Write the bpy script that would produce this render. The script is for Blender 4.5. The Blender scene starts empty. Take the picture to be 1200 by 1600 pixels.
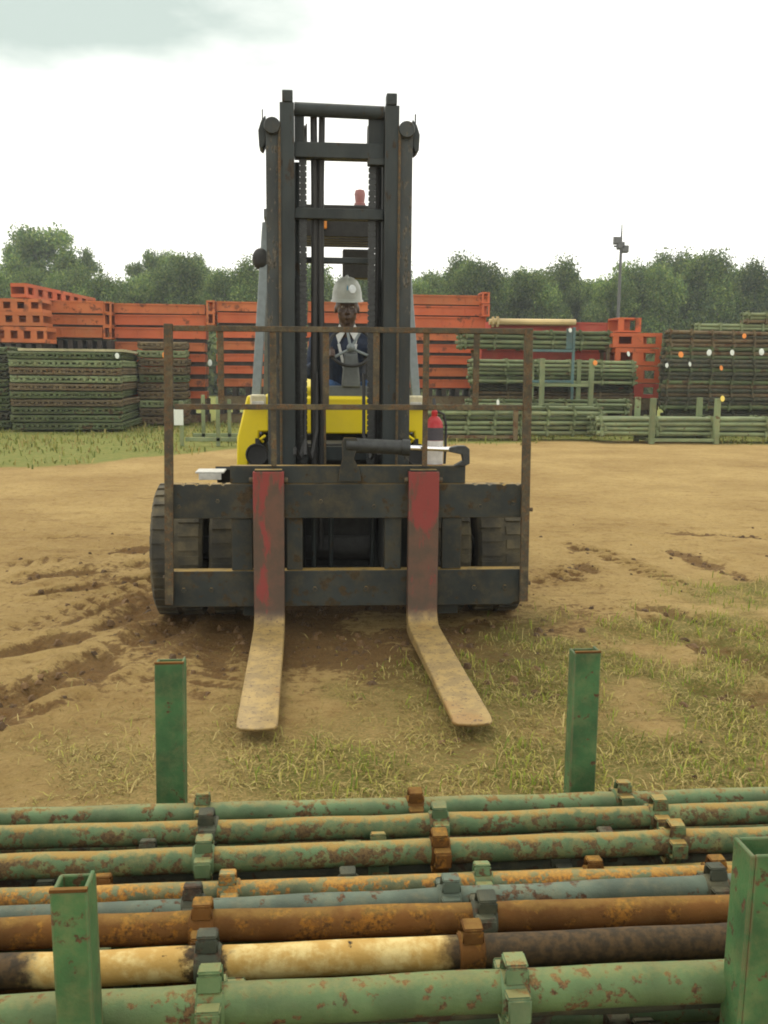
import bpy, bmesh, math, random
import numpy as np
from mathutils import Vector, Matrix, Euler

random.seed(7)
rng = np.random.default_rng(11)
SC = bpy.context.scene
COL = SC.collection
PI = math.pi
R = math.radians

# ------------------------------------------------------------------ camera
F_PX, CAM_H = 1500.0, 1.75
PITCH, YAW, ROLL = R(8.2), R(4.9), R(0.5)
FWD = Vector((math.sin(YAW)*math.cos(PITCH), math.cos(YAW)*math.cos(PITCH), -math.sin(PITCH)))
_r0 = Vector((math.cos(YAW), -math.sin(YAW), 0.0))
_u0 = _r0.cross(FWD)
RIGHT = _r0*math.cos(ROLL) + _u0*math.sin(ROLL)
UP = _u0*math.cos(ROLL) - _r0*math.sin(ROLL)
cd = bpy.data.cameras.new('camera')
cam = bpy.data.objects.new('camera', cd)
COL.objects.link(cam)
M3 = Matrix((RIGHT, UP, -FWD)).transposed()
cam.matrix_world = Matrix.Translation((0, 0, CAM_H)) @ M3.to_4x4()
cd.sensor_fit = 'VERTICAL'
cd.sensor_height = 24.0
cd.lens = 24.0*F_PX/1600.0
cd.clip_start = 0.05
cd.clip_end = 3000
SC.camera = cam

# ------------------------------------------------------------------ world
SUN_EL, SUN_AZ = R(58), R(-25)     # azimuth from +Y towards +X
w = bpy.data.worlds.new('World')
SC.world = w
w.use_nodes = True
nt = w.node_tree
nt.nodes.clear()
N = nt.nodes.new
out = N('ShaderNodeOutputWorld')
bg = N('ShaderNodeBackground')
bg.inputs['Strength'].default_value = 0.1
sky = N('ShaderNodeTexSky')
sky.sky_type = 'NISHITA'
sky.sun_disc = False
sky.sun_elevation = SUN_EL
sky.sun_rotation = SUN_AZ
sky.dust_density = 3.0
tc = N('ShaderNodeTexCoord')
mp = N('ShaderNodeMapping')
mp.inputs['Scale'].default_value = (1.0, 1.0, 2.6)
mp.inputs['Location'].default_value = (1.35, 2.1, 0.55)
n1 = N('ShaderNodeTexNoise')
n1.inputs['Scale'].default_value = 1.9
n1.inputs['Detail'].default_value = 7
n1.inputs['Roughness'].default_value = 0.52
ramp = N('ShaderNodeValToRGB')      # cloud deck: grey bellies to bright white
ramp.color_ramp.elements[0].position = 0.29
ramp.color_ramp.elements[0].color = (5.3, 6.2, 5.6, 1)
ramp.color_ramp.elements[1].position = 0.50
ramp.color_ramp.elements[1].color = (13.9, 13.7, 12.7, 1)
# one heavier cloud in the upper left of the view
dirn = Vector(FWD + RIGHT*(150-600)/F_PX - UP*(-10-800)/F_PX).normalized()
vd = N('ShaderNodeVectorMath'); vd.operation = 'SUBTRACT'
vd.inputs[1].default_value = dirn
vs = N('ShaderNodeVectorMath'); vs.operation = 'MULTIPLY'
vs.inputs[1].default_value = (2.9, 2.9, 9.5)
vl = N('ShaderNodeVectorMath'); vl.operation = 'LENGTH'
mr = N('ShaderNodeMapRange')
mr.inputs['From Min'].default_value = 0.25
mr.inputs['From Max'].default_value = 0.92
mr.inputs['To Min'].default_value = -0.17
mr.inputs['To Max'].default_value = 0.06
ad = N('ShaderNodeMath'); ad.operation = 'ADD'
mix = N('ShaderNodeMix'); mix.data_type = 'RGBA'
mix.inputs['Factor'].default_value = 0.93     # cloud cover over clear sky
L = nt.links.new
L(tc.outputs['Generated'], mp.inputs['Vector'])
L(mp.outputs['Vector'], n1.inputs['Vector'])
L(tc.outputs['Generated'], vd.inputs[0])
L(vd.outputs[0], vs.inputs[0])
L(vs.outputs[0], vl.inputs[0])
L(vl.outputs['Value'], mr.inputs['Value'])
L(n1.outputs['Fac'], ad.inputs[0])
L(mr.outputs['Result'], ad.inputs[1])
L(ad.outputs[0], ramp.inputs['Fac'])
L(sky.outputs['Color'], mix.inputs['A'])
L(ramp.outputs['Color'], mix.inputs['B'])
L(mix.outputs['Result'], bg.inputs['Color'])
L(bg.outputs['Background'], out.inputs['Surface'])

sd = bpy.data.lights.new('sun', 'SUN')
sd.energy = 1.3
sd.angle = R(16)
sd.color = (1.0, 0.93, 0.78)
so = bpy.data.objects.new('sun', sd)
sdir = Vector((math.sin(SUN_AZ)*math.cos(SUN_EL), math.cos(SUN_AZ)*math.cos(SUN_EL), math.sin(SUN_EL)))
so.rotation_euler = sdir.to_track_quat('Z', 'Y').to_euler()
so.location = (0, 0, 30)
COL.objects.link(so)

SC.view_settings.view_transform = 'Standard'
SC.view_settings.look = 'None'
SC.view_settings.exposure = 0.32
SC.view_settings.gamma = 1.0
SC.cycles.max_bounces = 6
SC.cycles.filter_width = 1.9


def at(x, y, Y):
    """point at distance Y seen at photo position x, y (1200 x 1600)"""
    d = FWD + RIGHT*(x-600)/F_PX - UP*(y-800)/F_PX
    return Vector((0, 0, CAM_H)) + d*(Y/d.y)


def gp(x, y):
    d = FWD + RIGHT*(x-600)/F_PX - UP*(y-800)/F_PX
    p = d*(-CAM_H/d.z)
    return (p.x, p.y)


# ------------------------------------------------------------------ materials
def new_mat(name):
    m = bpy.data.materials.new(name)
    m.use_nodes = True
    t = m.node_tree
    b = t.nodes['Principled BSDF']
    return m, t, b


def coord(t, scale=(1, 1, 1), rnd=True):
    n = t.nodes.new
    tcn = n('ShaderNodeTexCoord')
    mpn = n('ShaderNodeMapping')
    mpn.inputs['Scale'].default_value = scale
    t.links.new(tcn.outputs['Object'], mpn.inputs['Vector'])
    if rnd:
        oi = n('ShaderNodeObjectInfo')
        mu = n('ShaderNodeMath'); mu.operation = 'MULTIPLY'; mu.inputs[1].default_value = 37.0
        t.links.new(oi.outputs['Random'], mu.inputs[0])
        t.links.new(mu.outputs[0], mpn.inputs['Location'])
    return mpn.outputs['Vector']


def noise(t, vec, scale, detail=6, rough=0.6, dist=0.0):
    n = t.nodes.new('ShaderNodeTexNoise')
    n.inputs['Scale'].default_value = scale
    n.inputs['Detail'].default_value = detail
    n.inputs['Roughness'].default_value = rough
    n.inputs['Distortion'].default_value = dist
    t.links.new(vec, n.inputs['Vector'])
    return n.outputs['Fac']


def step(t, val, lo, hi):
    n = t.nodes.new('ShaderNodeMapRange')
    n.interpolation_type = 'SMOOTHSTEP'
    n.inputs['From Min'].default_value = lo
    n.inputs['From Max'].default_value = hi
    t.links.new(val, n.inputs['Value'])
    return n.outputs['Result']


def mixc(t, fac, a, b):
    n = t.nodes.new('ShaderNodeMix')
    n.data_type = 'RGBA'
    for k, v in (('A', a), ('B', b)):
        if isinstance(v, tuple):
            n.inputs[k].default_value = (*v[:3], 1)
        else:
            t.links.new(v, n.inputs[k])
    if isinstance(fac, (int, float)):
        n.inputs['Factor'].default_value = fac
    else:
        t.links.new(fac, n.inputs['Factor'])
    return n.outputs['Result']


def bump(t, b, h, strength, dist=0.01):
    n = t.nodes.new('ShaderNodeBump')
    n.inputs['Strength'].default_value = strength
    n.inputs['Distance'].default_value = dist
    t.links.new(h, n.inputs['Height'])
    t.links.new(n.outputs['Normal'], b.inputs['Normal'])


def math2(t, op, a, b):
    n = t.nodes.new('ShaderNodeMath')
    n.operation = op
    for i, v in enumerate((a, b)):
        if isinstance(v, (int, float)):
            n.inputs[i].default_value = v
        else:
            t.links.new(v, n.inputs[i])
    return n.outputs[0]


RUST = (0.15, 0.072, 0.022)
RUST_D = (0.055, 0.026, 0.013)
OCHRE = (0.42, 0.19, 0.030)


def paint(name, col, rust=0.25, rough=0.55, scale=14.0, rust_col=RUST, rust2=RUST_D, dust=0.25,
          dust_col=(0.30, 0.23, 0.10), stretch=(1, 1, 1), metallic=0.0, vary=0.25, spec=0.35, topdust=0.0, edge=0.0, edge_col=(0.17, 0.10, 0.045)):
    """worn paint: tone variation, chipped rust spots, dry dust, fine relief"""
    m, t, b = new_mat(name)
    v = coord(t, stretch)
    n_a = noise(t, v, scale, 8, 0.65)
    n_b = noise(t, v, scale*0.23, 4, 0.55)
    n_c = noise(t, v, scale*3.5, 5, 0.72)
    dark = tuple(c*(1-vary*1.3) for c in col)
    lite = tuple(min(1, c*(1+vary)) for c in col)
    base = mixc(t, step(t, n_b, 0.3, 0.7), dark, lite)
    base = mixc(t, math2(t, 'MULTIPLY', step(t, noise(t, v, scale*0.6, 6, 0.7), 0.42, 0.72), dust), base, dust_col)
    rc = mixc(t, step(t, n_c, 0.35, 0.65), rust_col, rust2)
    mm = math2(t, 'ADD', math2(t, 'MULTIPLY', n_a, 0.68), math2(t, 'MULTIPLY', n_b, 0.32))
    th = 0.66-0.30*rust
    mask = step(t, mm, th, th+0.055)
    c = mixc(t, mask, base, rc)
    if edge:                          # paint worn through along the edges
        bv = t.nodes.new('ShaderNodeBevel')
        bv.samples = 4
        bv.inputs['Radius'].default_value = edge
        g0 = t.nodes.new('ShaderNodeNewGeometry')
        dp = t.nodes.new('ShaderNodeVectorMath')
        dp.operation = 'DOT_PRODUCT'
        t.links.new(bv.outputs['Normal'], dp.inputs[0])
        t.links.new(g0.outputs['Normal'], dp.inputs[1])
        em = math2(t, 'MULTIPLY', step(t, dp.outputs['Value'], 0.985, 0.90), step(t, n_a, 0.36, 0.50))
        c = mixc(t, math2(t, 'MULTIPLY', em, 0.85), c, edge_col)
    if topdust:                       # dry dust settled on upward faces
        ge = t.nodes.new('ShaderNodeNewGeometry')
        sz = t.nodes.new('ShaderNodeSeparateXYZ')
        t.links.new(ge.outputs['Normal'], sz.inputs['Vector'])
        td = math2(t, 'MULTIPLY', step(t, math2(t, 'ADD', sz.outputs['Z'], math2(t, 'MULTIPLY', math2(t, 'SUBTRACT', n_a, 0.5), 1.0)), 0.70, 1.05), topdust)
        c = mixc(t, td, c, (0.36, 0.235, 0.060))
    t.links.new(c, b.inputs['Base Color'])
    rr = t.nodes.new('ShaderNodeMapRange')
    rr.inputs['To Min'].default_value = rough
    rr.inputs['To Max'].default_value = 0.9
    t.links.new(mask, rr.inputs['Value'])
    t.links.new(rr.outputs['Result'], b.inputs['Roughness'])
    b.inputs['Metallic'].default_value = metallic
    b.inputs['Specular IOR Level'].default_value = spec
    bump(t, b, math2(t, 'SUBTRACT', n_c, math2(t, 'MULTIPLY', mask, 0.8)), 0.35, 0.004)
    return m


def plain(name, col, rough=0.6, metallic=0.0, vary=0.15, scale=20.0, bs=0.15):
    m, t, b = new_mat(name)
    v = coord(t)
    n_a = noise(t, v, scale, 6, 0.6)
    c = mixc(t, step(t, n_a, 0.3, 0.7), tuple(x*(1-vary) for x in col), tuple(min(1, x*(1+vary)) for x in col))
    t.links.new(c, b.inputs['Base Color'])
    b.inputs['Roughness'].default_value = rough
    b.inputs['Metallic'].default_value = metallic
    bump(t, b, n_a, bs, 0.004)
    return m


MT = {}
MT['mast'] = paint('mast_paint', (0.029, 0.036, 0.036), 0.30, 0.55, 16, (0.060, 0.045, 0.030), (0.03, 0.026, 0.020), 0.25, (0.06, 0.058, 0.048), stretch=(1, 1, 0.35), spec=0.25, edge=0.006, edge_col=(0.09, 0.07, 0.045))
MT['mast_worn'] = paint('worn_greasy_rail', (0.040, 0.047, 0.046), 0.42, 0.5, 30, (0.15, 0.135, 0.105), (0.025, 0.022, 0.016), 0.3, (0.075, 0.06, 0.035), stretch=(1, 1, 0.35), spec=0.3)
MT['grease'] = plain('greasy_black', (0.022, 0.025, 0.024), 0.5, 0.0, 0.4, 30)
MT['carriage'] = paint('carriage_black', (0.026, 0.031, 0.029), 0.38, 0.62, 11, (0.062, 0.042, 0.020), (0.034, 0.026, 0.014), 0.7, (0.070, 0.056, 0.030), spec=0.25, topdust=0.7, edge=0.008, edge_col=(0.12, 0.085, 0.045))
MT['bar_rust'] = paint('rusty_bar', (0.062, 0.052, 0.034), 0.55, 0.75, 30, (0.145, 0.085, 0.040), (0.06, 0.042, 0.024), 0.3, edge=0.004)
MT['yellow'] = paint('yellow_body', (0.74, 0.58, 0.010), 0.02, 0.35, 8, RUST, RUST_D, 0.12, vary=0.08)
MT['chassis'] = plain('chassis_black', (0.022, 0.022, 0.020), 0.7, 0, 0.3)
MT['cabgrey'] = plain('cab_grey', (0.095, 0.105, 0.10), 0.5, 0, 0.15)
MT['pillar'] = plain('pillar_grey', (0.17, 0.20, 0.20), 0.45, 0, 0.12)
MT['white'] = plain('white_paint', (0.50, 0.49, 0.44), 0.6, 0, 0.15)
MT['chrome'] = plain('chrome_rod', (0.80, 0.80, 0.80), 0.16, 1.0, 0.03, bs=0.02)
MT['seat'] = plain('seat_black', (0.025, 0.025, 0.026), 0.75)
MT['rubber'] = plain('hose_rubber', (0.022, 0.022, 0.021), 0.65)
MT['orange_lens'] = plain('orange_lens', (0.70, 0.25, 0.03), 0.3)
MT['red_lens'] = plain('beacon_red', (0.30, 0.12, 0.11), 0.4)
MT['ext_red'] = plain('extinguisher_red', (0.42, 0.018, 0.022), 0.32, 0, 0.12)
MT['ext_white'] = plain('extinguisher_label', (0.60, 0.58, 0.55), 0.5, 0, 0.15)
MT['ext_dark'] = plain('extinguisher_band', (0.045, 0.04, 0.05), 0.5)
MT['cream'] = plain('cream_sky_glint', (0.55, 0.50, 0.32), 0.4)


def tyre_mat():
    m, t, b = new_mat('dusty_tyre')
    v = coord(t, rnd=False)
    n_a = noise(t, v, 5, 6, 0.65)
    c = mixc(t, step(t, n_a, 0.35, 0.7), (0.035, 0.033, 0.025), (0.115, 0.095, 0.052))
    t.links.new(c, b.inputs['Base Color'])
    b.inputs['Roughness'].default_value = 0.85
    bump(t, b, noise(t, v, 60, 4), 0.3, 0.004)
    return m


MT['tyre'] = tyre_mat()


def fork_mat():
    """shank red-brown oxide with scraps of red paint; blade scraped to dull tan grey steel"""
    m, t, b = new_mat('fork_steel')
    v = coord(t, rnd=False)
    tcn = t.nodes.new('ShaderNodeTexCoord')
    sx = t.nodes.new('ShaderNodeSeparateXYZ')
    t.links.new(tcn.outputs['Object'], sx.inputs['Vector'])
    n_a = noise(t, v, 9, 8, 0.65)
    n_b = noise(t, v, 45, 4, 0.65)
    vl_ = coord(t, (4.0, 1.0, 1.3), False)
    n_s = noise(t, vl_, 2.3, 7, 0.62)
    n_l = noise(t, v, 3.2, 5, 0.55)
    shank = mixc(t, step(t, n_a, 0.35, 0.65), (0.105, 0.048, 0.027), (0.066, 0.040, 0.023))
    hz = math2(t, 'MULTIPLY', math2(t, 'SUBTRACT', sx.outputs['Z'], 0.75), 0.16)
    red = math2(t, 'MULTIPLY', step(t, math2(t, 'ADD', n_s, hz), 0.49, 0.58), 0.85)
    shank = mixc(t, red, shank, (0.21, 0.022, 0.018))
    blade = mixc(t, step(t, n_a, 0.38, 0.62), (0.33, 0.225, 0.075), (0.225, 0.155, 0.060))
    blade = mixc(t, step(t, n_l, 0.55, 0.68), blade, (0.27, 0.16, 0.05))
    blade = mixc(t, step(t, n_b, 0.56, 0.66), blade, (0.11, 0.065, 0.032))
    f = step(t, math2(t, 'ADD', sx.outputs['Z'], math2(t, 'MULTIPLY', n_a, 0.10)), 0.16, 0.26)
    c = mixc(t, f, blade, shank)
    t.links.new(c, b.inputs['Base Color'])
    b.inputs['Roughness'].default_value = 0.62
    bump(t, b, n_b, 0.3, 0.004)
    return m


MT['fork'] = fork_mat()

# pipes and racks
G1 = (0.115, 0.165, 0.088)
MT['rack_green'] = paint('rack_green', (0.046, 0.118, 0.040), 0.32, 0.6, 40, (0.13, 0.07, 0.03), RUST_D, 0.2, edge=0.005)
MT['p_green'] = paint('pipe_light_green', (0.088, 0.145, 0.064), 0.44, 0.65, 38, (0.14, 0.085, 0.035), RUST_D, 0.3, (0.17, 0.17, 0.085), topdust=0.3)
MT['p_greenrust'] = paint('pipe_green_rusted', (0.074, 0.122, 0.052), 0.58, 0.7, 44, (0.13, 0.082, 0.03), (0.06, 0.037, 0.018), 0.5, (0.25, 0.19, 0.06), topdust=0.65)
MT['p_ochre'] = paint('pipe_green_ochre', (0.10, 0.12, 0.06), 0.62, 0.75, 40, OCHRE, (0.15, 0.075, 0.025), 0.35, (0.33, 0.25, 0.09), topdust=0.5)
MT['p_grey'] = paint('pipe_grey_green', (0.082, 0.110, 0.078), 0.40, 0.65, 36, (0.13, 0.08, 0.04), RUST_D, 0.2)
MT['p_brown'] = paint('pipe_brown_rust', (0.110, 0.048, 0.012), 0.50, 0.85, 26, (0.23, 0.100, 0.016), (0.050, 0.026, 0.010), 0.25, (0.20, 0.110, 0.035), spec=0.15, topdust=0.25)
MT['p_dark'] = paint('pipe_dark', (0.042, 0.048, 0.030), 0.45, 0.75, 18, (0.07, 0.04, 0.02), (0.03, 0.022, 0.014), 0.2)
MT['p_near'] = paint('pipe_clean_green', (0.080, 0.130, 0.048), 0.42, 0.65, 46, (0.15, 0.09, 0.035), RUST_D, 0.15, (0.17, 0.19, 0.085), vary=0.2, topdust=0.2)
MT['far_green'] = paint('far_pipe_green', (0.165, 0.205, 0.100), 0.24, 0.65, 6, (0.15, 0.10, 0.045), RUST_D, 0.3)
MT['far_dgreen'] = paint('far_pipe_dark_green', (0.075, 0.100, 0.040), 0.34, 0.75, 5, (0.12, 0.075, 0.03), (0.045, 0.032, 0.018), 0.35, (0.17, 0.15, 0.07))
MT['far_brown'] = paint('far_pipe_brown', (0.115, 0.085, 0.045), 0.4, 0.8, 5, (0.15, 0.075, 0.03), RUST_D, 0.3)
MT['orange'] = paint('orange_steel', (0.45, 0.094, 0.028), 0.34, 0.6, 3.0, (0.27, 0.075, 0.03), (0.16, 0.06, 0.03), 0.22, (0.42, 0.17, 0.06), vary=0.12)
MT['orange2'] = paint('orange_steel_dull', (0.42, 0.115, 0.034), 0.38, 0.65, 3.0, (0.25, 0.08, 0.03), (0.13, 0.05, 0.03), 0.3, (0.40, 0.19, 0.07), vary=0.15)
MT['red'] = paint('red_steel', (0.40, 0.060, 0.040), 0.2, 0.6, 3.0, (0.2, 0.05, 0.03), RUST_D, 0.2)
MT['dark_gap'] = plain('timber_gap_shade', (0.035, 0.026, 0.018), 0.85, 0, 0.4, 4)
MT['blue'] = paint('blue_frame', (0.065, 0.13, 0.13), 0.2, 0.5, 6, RUST, RUST_D, 0.15)
MT['creampipe'] = paint('cream_pipe', (0.55, 0.42, 0.20), 0.1, 0.6, 3, OCHRE, RUST, 0.2)
MT['board'] = plain('dusty_board', (0.36, 0.33, 0.19), 0.85, 0, 0.25, 3)
MT['tag_white'] = plain('tag_white', (0.62, 0.66, 0.60), 0.6, 0, 0.05)
MT['tag_orange'] = plain('tag_orange', (0.75, 0.24, 0.03), 0.5, 0, 0.05)
MT['tag_yellow'] = plain('tag_yellow', (0.80, 0.62, 0.12), 0.5, 0, 0.05)
MT['galv'] = plain('pole_grey', (0.10, 0.10, 0.10), 0.6, 0.3)


def cream_patch_mat():
    """dark brown pipe with flaking cream paint on part of its length"""
    m, t, b = new_mat('pipe_flaking_cream')
    v = coord(t, rnd=False)
    tcn = t.nodes.new('ShaderNodeTexCoord')
    sx = t.nodes.new('ShaderNodeSeparateXYZ')
    t.links.new(tcn.outputs['Object'], sx.inputs['Vector'])
    n_a = noise(t, v, 22, 8, 0.65)
    n_b = noise(t, v, 70, 4, 0.6)
    x = math2(t, 'ADD', sx.outputs['X'], math2(t, 'MULTIPLY', math2(t, 'SUBTRACT', n_a, 0.5), 0.10))
    edge = step(t, x, 0.065, 0.020)
    gap = math2(t, 'MAXIMUM', step(t, x, -0.335, -0.320), step(t, x, -0.385, -0.400))
    left = step(t, x, -0.665, -0.63)
    mask = math2(t, 'MULTIPLY', math2(t, 'MULTIPLY', edge, gap), left)
    mask = math2(t, 'MULTIPLY', mask, step(t, math2(t, 'ADD', math2(t, 'MULTIPLY', n_a, 0.6), math2(t, 'MULTIPLY', n_b, 0.4)), 0.66, 0.62))
    dark = mixc(t, step(t, n_b, 0.35, 0.65), (0.075, 0.046, 0.020), (0.034, 0.025, 0.014))
    cream = mixc(t, step(t, n_a, 0.35, 0.6), (0.56, 0.44, 0.19), (0.40, 0.25, 0.07))
    t.links.new(mixc(t, mask, dark, cream), b.inputs['Base Color'])
    b.inputs['Roughness'].default_value = 0.75
    b.inputs['Specular IOR Level'].default_value = 0.2
    bump(t, b, math2(t, 'ADD', n_b, mask), 0.35, 0.004)
    return m


MT['p_cream'] = cream_patch_mat()


# ------------------------------------------------------------------ mesh builder
class MB:
    def __init__(s):
        s.v = []
        s.f = []

    def add(s, vs, fs):
        o = len(s.v)
        s.v += [tuple(p) for p in vs]
        s.f += [tuple(o+i for i in q) for q in fs]
        return s

    def box(s, x0, x1, y0, y1, z0, z1):
        vs = [(x, y, z) for z in (z0, z1) for y in (y0, y1) for x in (x0, x1)]
        return s.add(vs, [(0, 2, 3, 1), (4, 5, 7, 6), (0, 1, 5, 4), (2, 6, 7, 3), (0, 4, 6, 2), (1, 3, 7, 5)])

    def obox(s, c, ax, ay, az):
        """oriented box: centre and three half-axis vectors"""
        c, ax, ay, az = Vector(c), Vector(ax), Vector(ay), Vector(az)
        vs = [c + ax*i + ay*j + az*k for k in (-1, 1) for j in (-1, 1) for i in (-1, 1)]
        return s.add(vs, [(0, 2, 3, 1), (4, 5, 7, 6), (0, 1, 5, 4), (2, 6, 7, 3), (0, 4, 6, 2), (1, 3, 7, 5)])

    def bar(s, p, q, wx, wy, upv=(0, 0, 1)):
        p, q = Vector(p), Vector(q)
        d = q-p
        a = d.normalized()
        u = Vector(upv)
        if abs(a.dot(u)) > 0.95:
            u = Vector((1, 0, 0))
        sx = a.cross(u).normalized()
        sy = sx.cross(a)
        return s.obox((p+q)/2, sx*wx/2, sy*wy/2, d/2)

    def tube(s, pts, r, n=12, cap=True):
        pts = [Vector(p) for p in pts]
        rs = r if isinstance(r, (list, tuple)) else [r]*len(pts)
        o = len(s.v)
        ref = None
        for i, p in enumerate(pts):
            a = pts[max(i-1, 0)]
            b = pts[min(i+1, len(pts)-1)]
            d = (b-a).normalized()
            if ref is None:
                ref = d.orthogonal().normalized()
            ref = (ref - d*ref.dot(d)).normalized()
            bi = d.cross(ref)
            for k in range(n):
                t = 2*PI*k/n
                s.v.append(tuple(p + (ref*math.cos(t)+bi*math.sin(t))*rs[i]))
        for i in range(len(pts)-1):
            for k in range(n):
                a = o+i*n+k
                b = o+i*n+(k+1) % n
                s.f.append((a, b, b+n, a+n))
        if cap:
            s.f.append(tuple(o+k for k in reversed(range(n))))
            e = o+(len(pts)-1)*n
            s.f.append(tuple(e+k for k in range(n)))
        return s

    def prism(s, poly, axis, a0, a1):
        """extrude a 2-D polygon along axis ('x': poly in (y,z); 'y': poly in (x,z); 'z': poly in (x,y))"""
        def P(u, w_, a):
            return {'x': (a, u, w_), 'y': (u, a, w_), 'z': (u, w_, a)}[axis]
        n = len(poly)
        vs = [P(u, w_, a0) for u, w_ in poly] + [P(u, w_, a1) for u, w_ in poly]
        fs = [tuple(range(n)), tuple(reversed(range(n, 2*n)))]
        fs += [(i, i+n, (i+1) % n+n, (i+1) % n) for i in range(n)]
        return s.add(vs, fs)

    def lathe(s, prof, n=24, c=(0, 0, 0), axis='z'):
        """prof: list of (radius, height)"""
        o = len(s.v)
        for r_, h in prof:
            for k in range(n):
                t = 2*PI*k/n
                a, b = r_*math.cos(t), r_*math.sin(t)
                if axis == 'z':
                    p = (c[0]+a, c[1]+b, c[2]+h)
                elif axis == 'x':
                    p = (c[0]+h, c[1]+a, c[2]+b)
                else:
                    p = (c[0]+a, c[1]+h, c[2]+b)
                s.v.append(p)
        for i in range(len(prof)-1):
            for k in range(n):
                a = o+i*n+k
                b = o+i*n+(k+1) % n
                s.f.append((a, b, b+n, a+n))
        if prof[0][0] > 1e-6:
            s.f.append(tuple(o+k for k in reversed(range(n))))
        if prof[-1][0] > 1e-6:
            e = o+(len(prof)-1)*n
            s.f.append(tuple(e+k for k in range(n)))
        return s

    def ell(s, c, r, n=14, m=10, rot=None):
        vs = []
        fs = []
        c = Vector(c)
        for j in range(m+1):
            ph = PI*j/m
            for k in range(n):
                t = 2*PI*k/n
                p = Vector((r[0]*math.sin(ph)*math.cos(t), r[1]*math.sin(ph)*math.sin(t), r[2]*math.cos(ph)))
                if rot:
                    p.rotate(rot)
                vs.append(c+p)
        for j in range(m):
            for k in range(n):
                fs.append((j*n+k, j*n+(k+1) % n, (j+1)*n+(k+1) % n, (j+1)*n+k))
        return s.add(vs, fs)

    def mesh(s, name, mat, smooth=None):
        me = bpy.data.meshes.new(name)
        me.from_pydata(s.v, [], s.f)
        bm = bmesh.new()
        bm.from_mesh(me)
        bmesh.ops.remove_doubles(bm, verts=bm.verts, dist=1e-6)
        bmesh.ops.recalc_face_normals(bm, faces=bm.faces)
        bm.to_mesh(me)
        bm.free()
        if mat is not None:
            me.materials.append(MT[mat] if isinstance(mat, str) else mat)
        if smooth is not None:
            me.polygons.foreach_set('use_smooth', [True]*len(me.polygons))
            me.set_sharp_from_angle(angle=R(smooth))
        return me

    def build(s, name, mat, parent=None, smooth=40, bevel=0.0, loc=None, rot=None):
        o = bpy.data.objects.new(name, s.mesh(name, mat, smooth))
        COL.objects.link(o)
        if parent is not None:
            o.parent = parent
        if loc is not None:
            o.location = loc
        if rot is not None:
            o.rotation_euler = rot
        if bevel:
            md = o.modifiers.new('bevel', 'BEVEL')
            md.width = bevel
            md.segments = 2
            md.limit_method = 'ANGLE'
            md.angle_limit = R(40)
        return o


def tag(o, label=None, cat=None, group=None, kind=None):
    if label:
        o['label'] = label
    if cat:
        o['category'] = cat
    if group:
        o['group'] = group
    if kind:
        o['kind'] = kind
    return o


def empty(name, loc=(0, 0, 0), rz=0.0):
    o = bpy.data.objects.new(name, None)
    o.empty_display_size = 0.2
    COL.objects.link(o)
    o.location = loc
    o.rotation_euler = (0, 0, rz)
    return o


def link_copy(o, parent=None):
    c = o.copy()
    COL.objects.link(c)
    c.parent = parent
    for ch in o.children:
        link_copy(ch, c)
    return c


ORD = ' first second third fourth fifth sixth seventh eighth ninth tenth eleventh twelfth thirteenth fourteenth fifteenth sixteenth seventeenth eighteenth nineteenth twentieth twenty-first twenty-second twenty-third twenty-fourth twenty-fifth twenty-sixth twenty-seventh'.split(' ')

# ------------------------------------------------------------------ ground
_tab = rng.random((256, 256))


def vnoise(x, y):
    xi = np.floor(x).astype(int)
    yi = np.floor(y).astype(int)
    fx = x-xi
    fy = y-yi
    fx = fx*fx*(3-2*fx)
    fy = fy*fy*(3-2*fy)
    a = _tab[xi % 256, yi % 256]
    b = _tab[(xi+1) % 256, yi % 256]
    c = _tab[xi % 256, (yi+1) % 256]
    d = _tab[(xi+1) % 256, (yi+1) % 256]
    return (a*(1-fx)+b*fx)*(1-fy)+(c*(1-fx)+d*fx)*fy


def fbm(x, y, o=4):
    s = np.zeros_like(x)
    amp = 0.5
    for i in range(o):
        s += amp*vnoise(x*2**i+17.3*i, y*2**i+5.1*i)
        amp *= 0.5
    return s


def dist_poly(x, y, pts):
    best = np.full_like(x, 1e9)
    for (ax, ay), (bx, by) in zip(pts[:-1], pts[1:]):
        dx, dy = bx-ax, by-ay
        t = np.clip(((x-ax)*dx+(y-ay)*dy)/(dx*dx+dy*dy), 0, 1)
        best = np.minimum(best, np.hypot(x-ax-t*dx, y-ay-t*dy))
    return best


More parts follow.
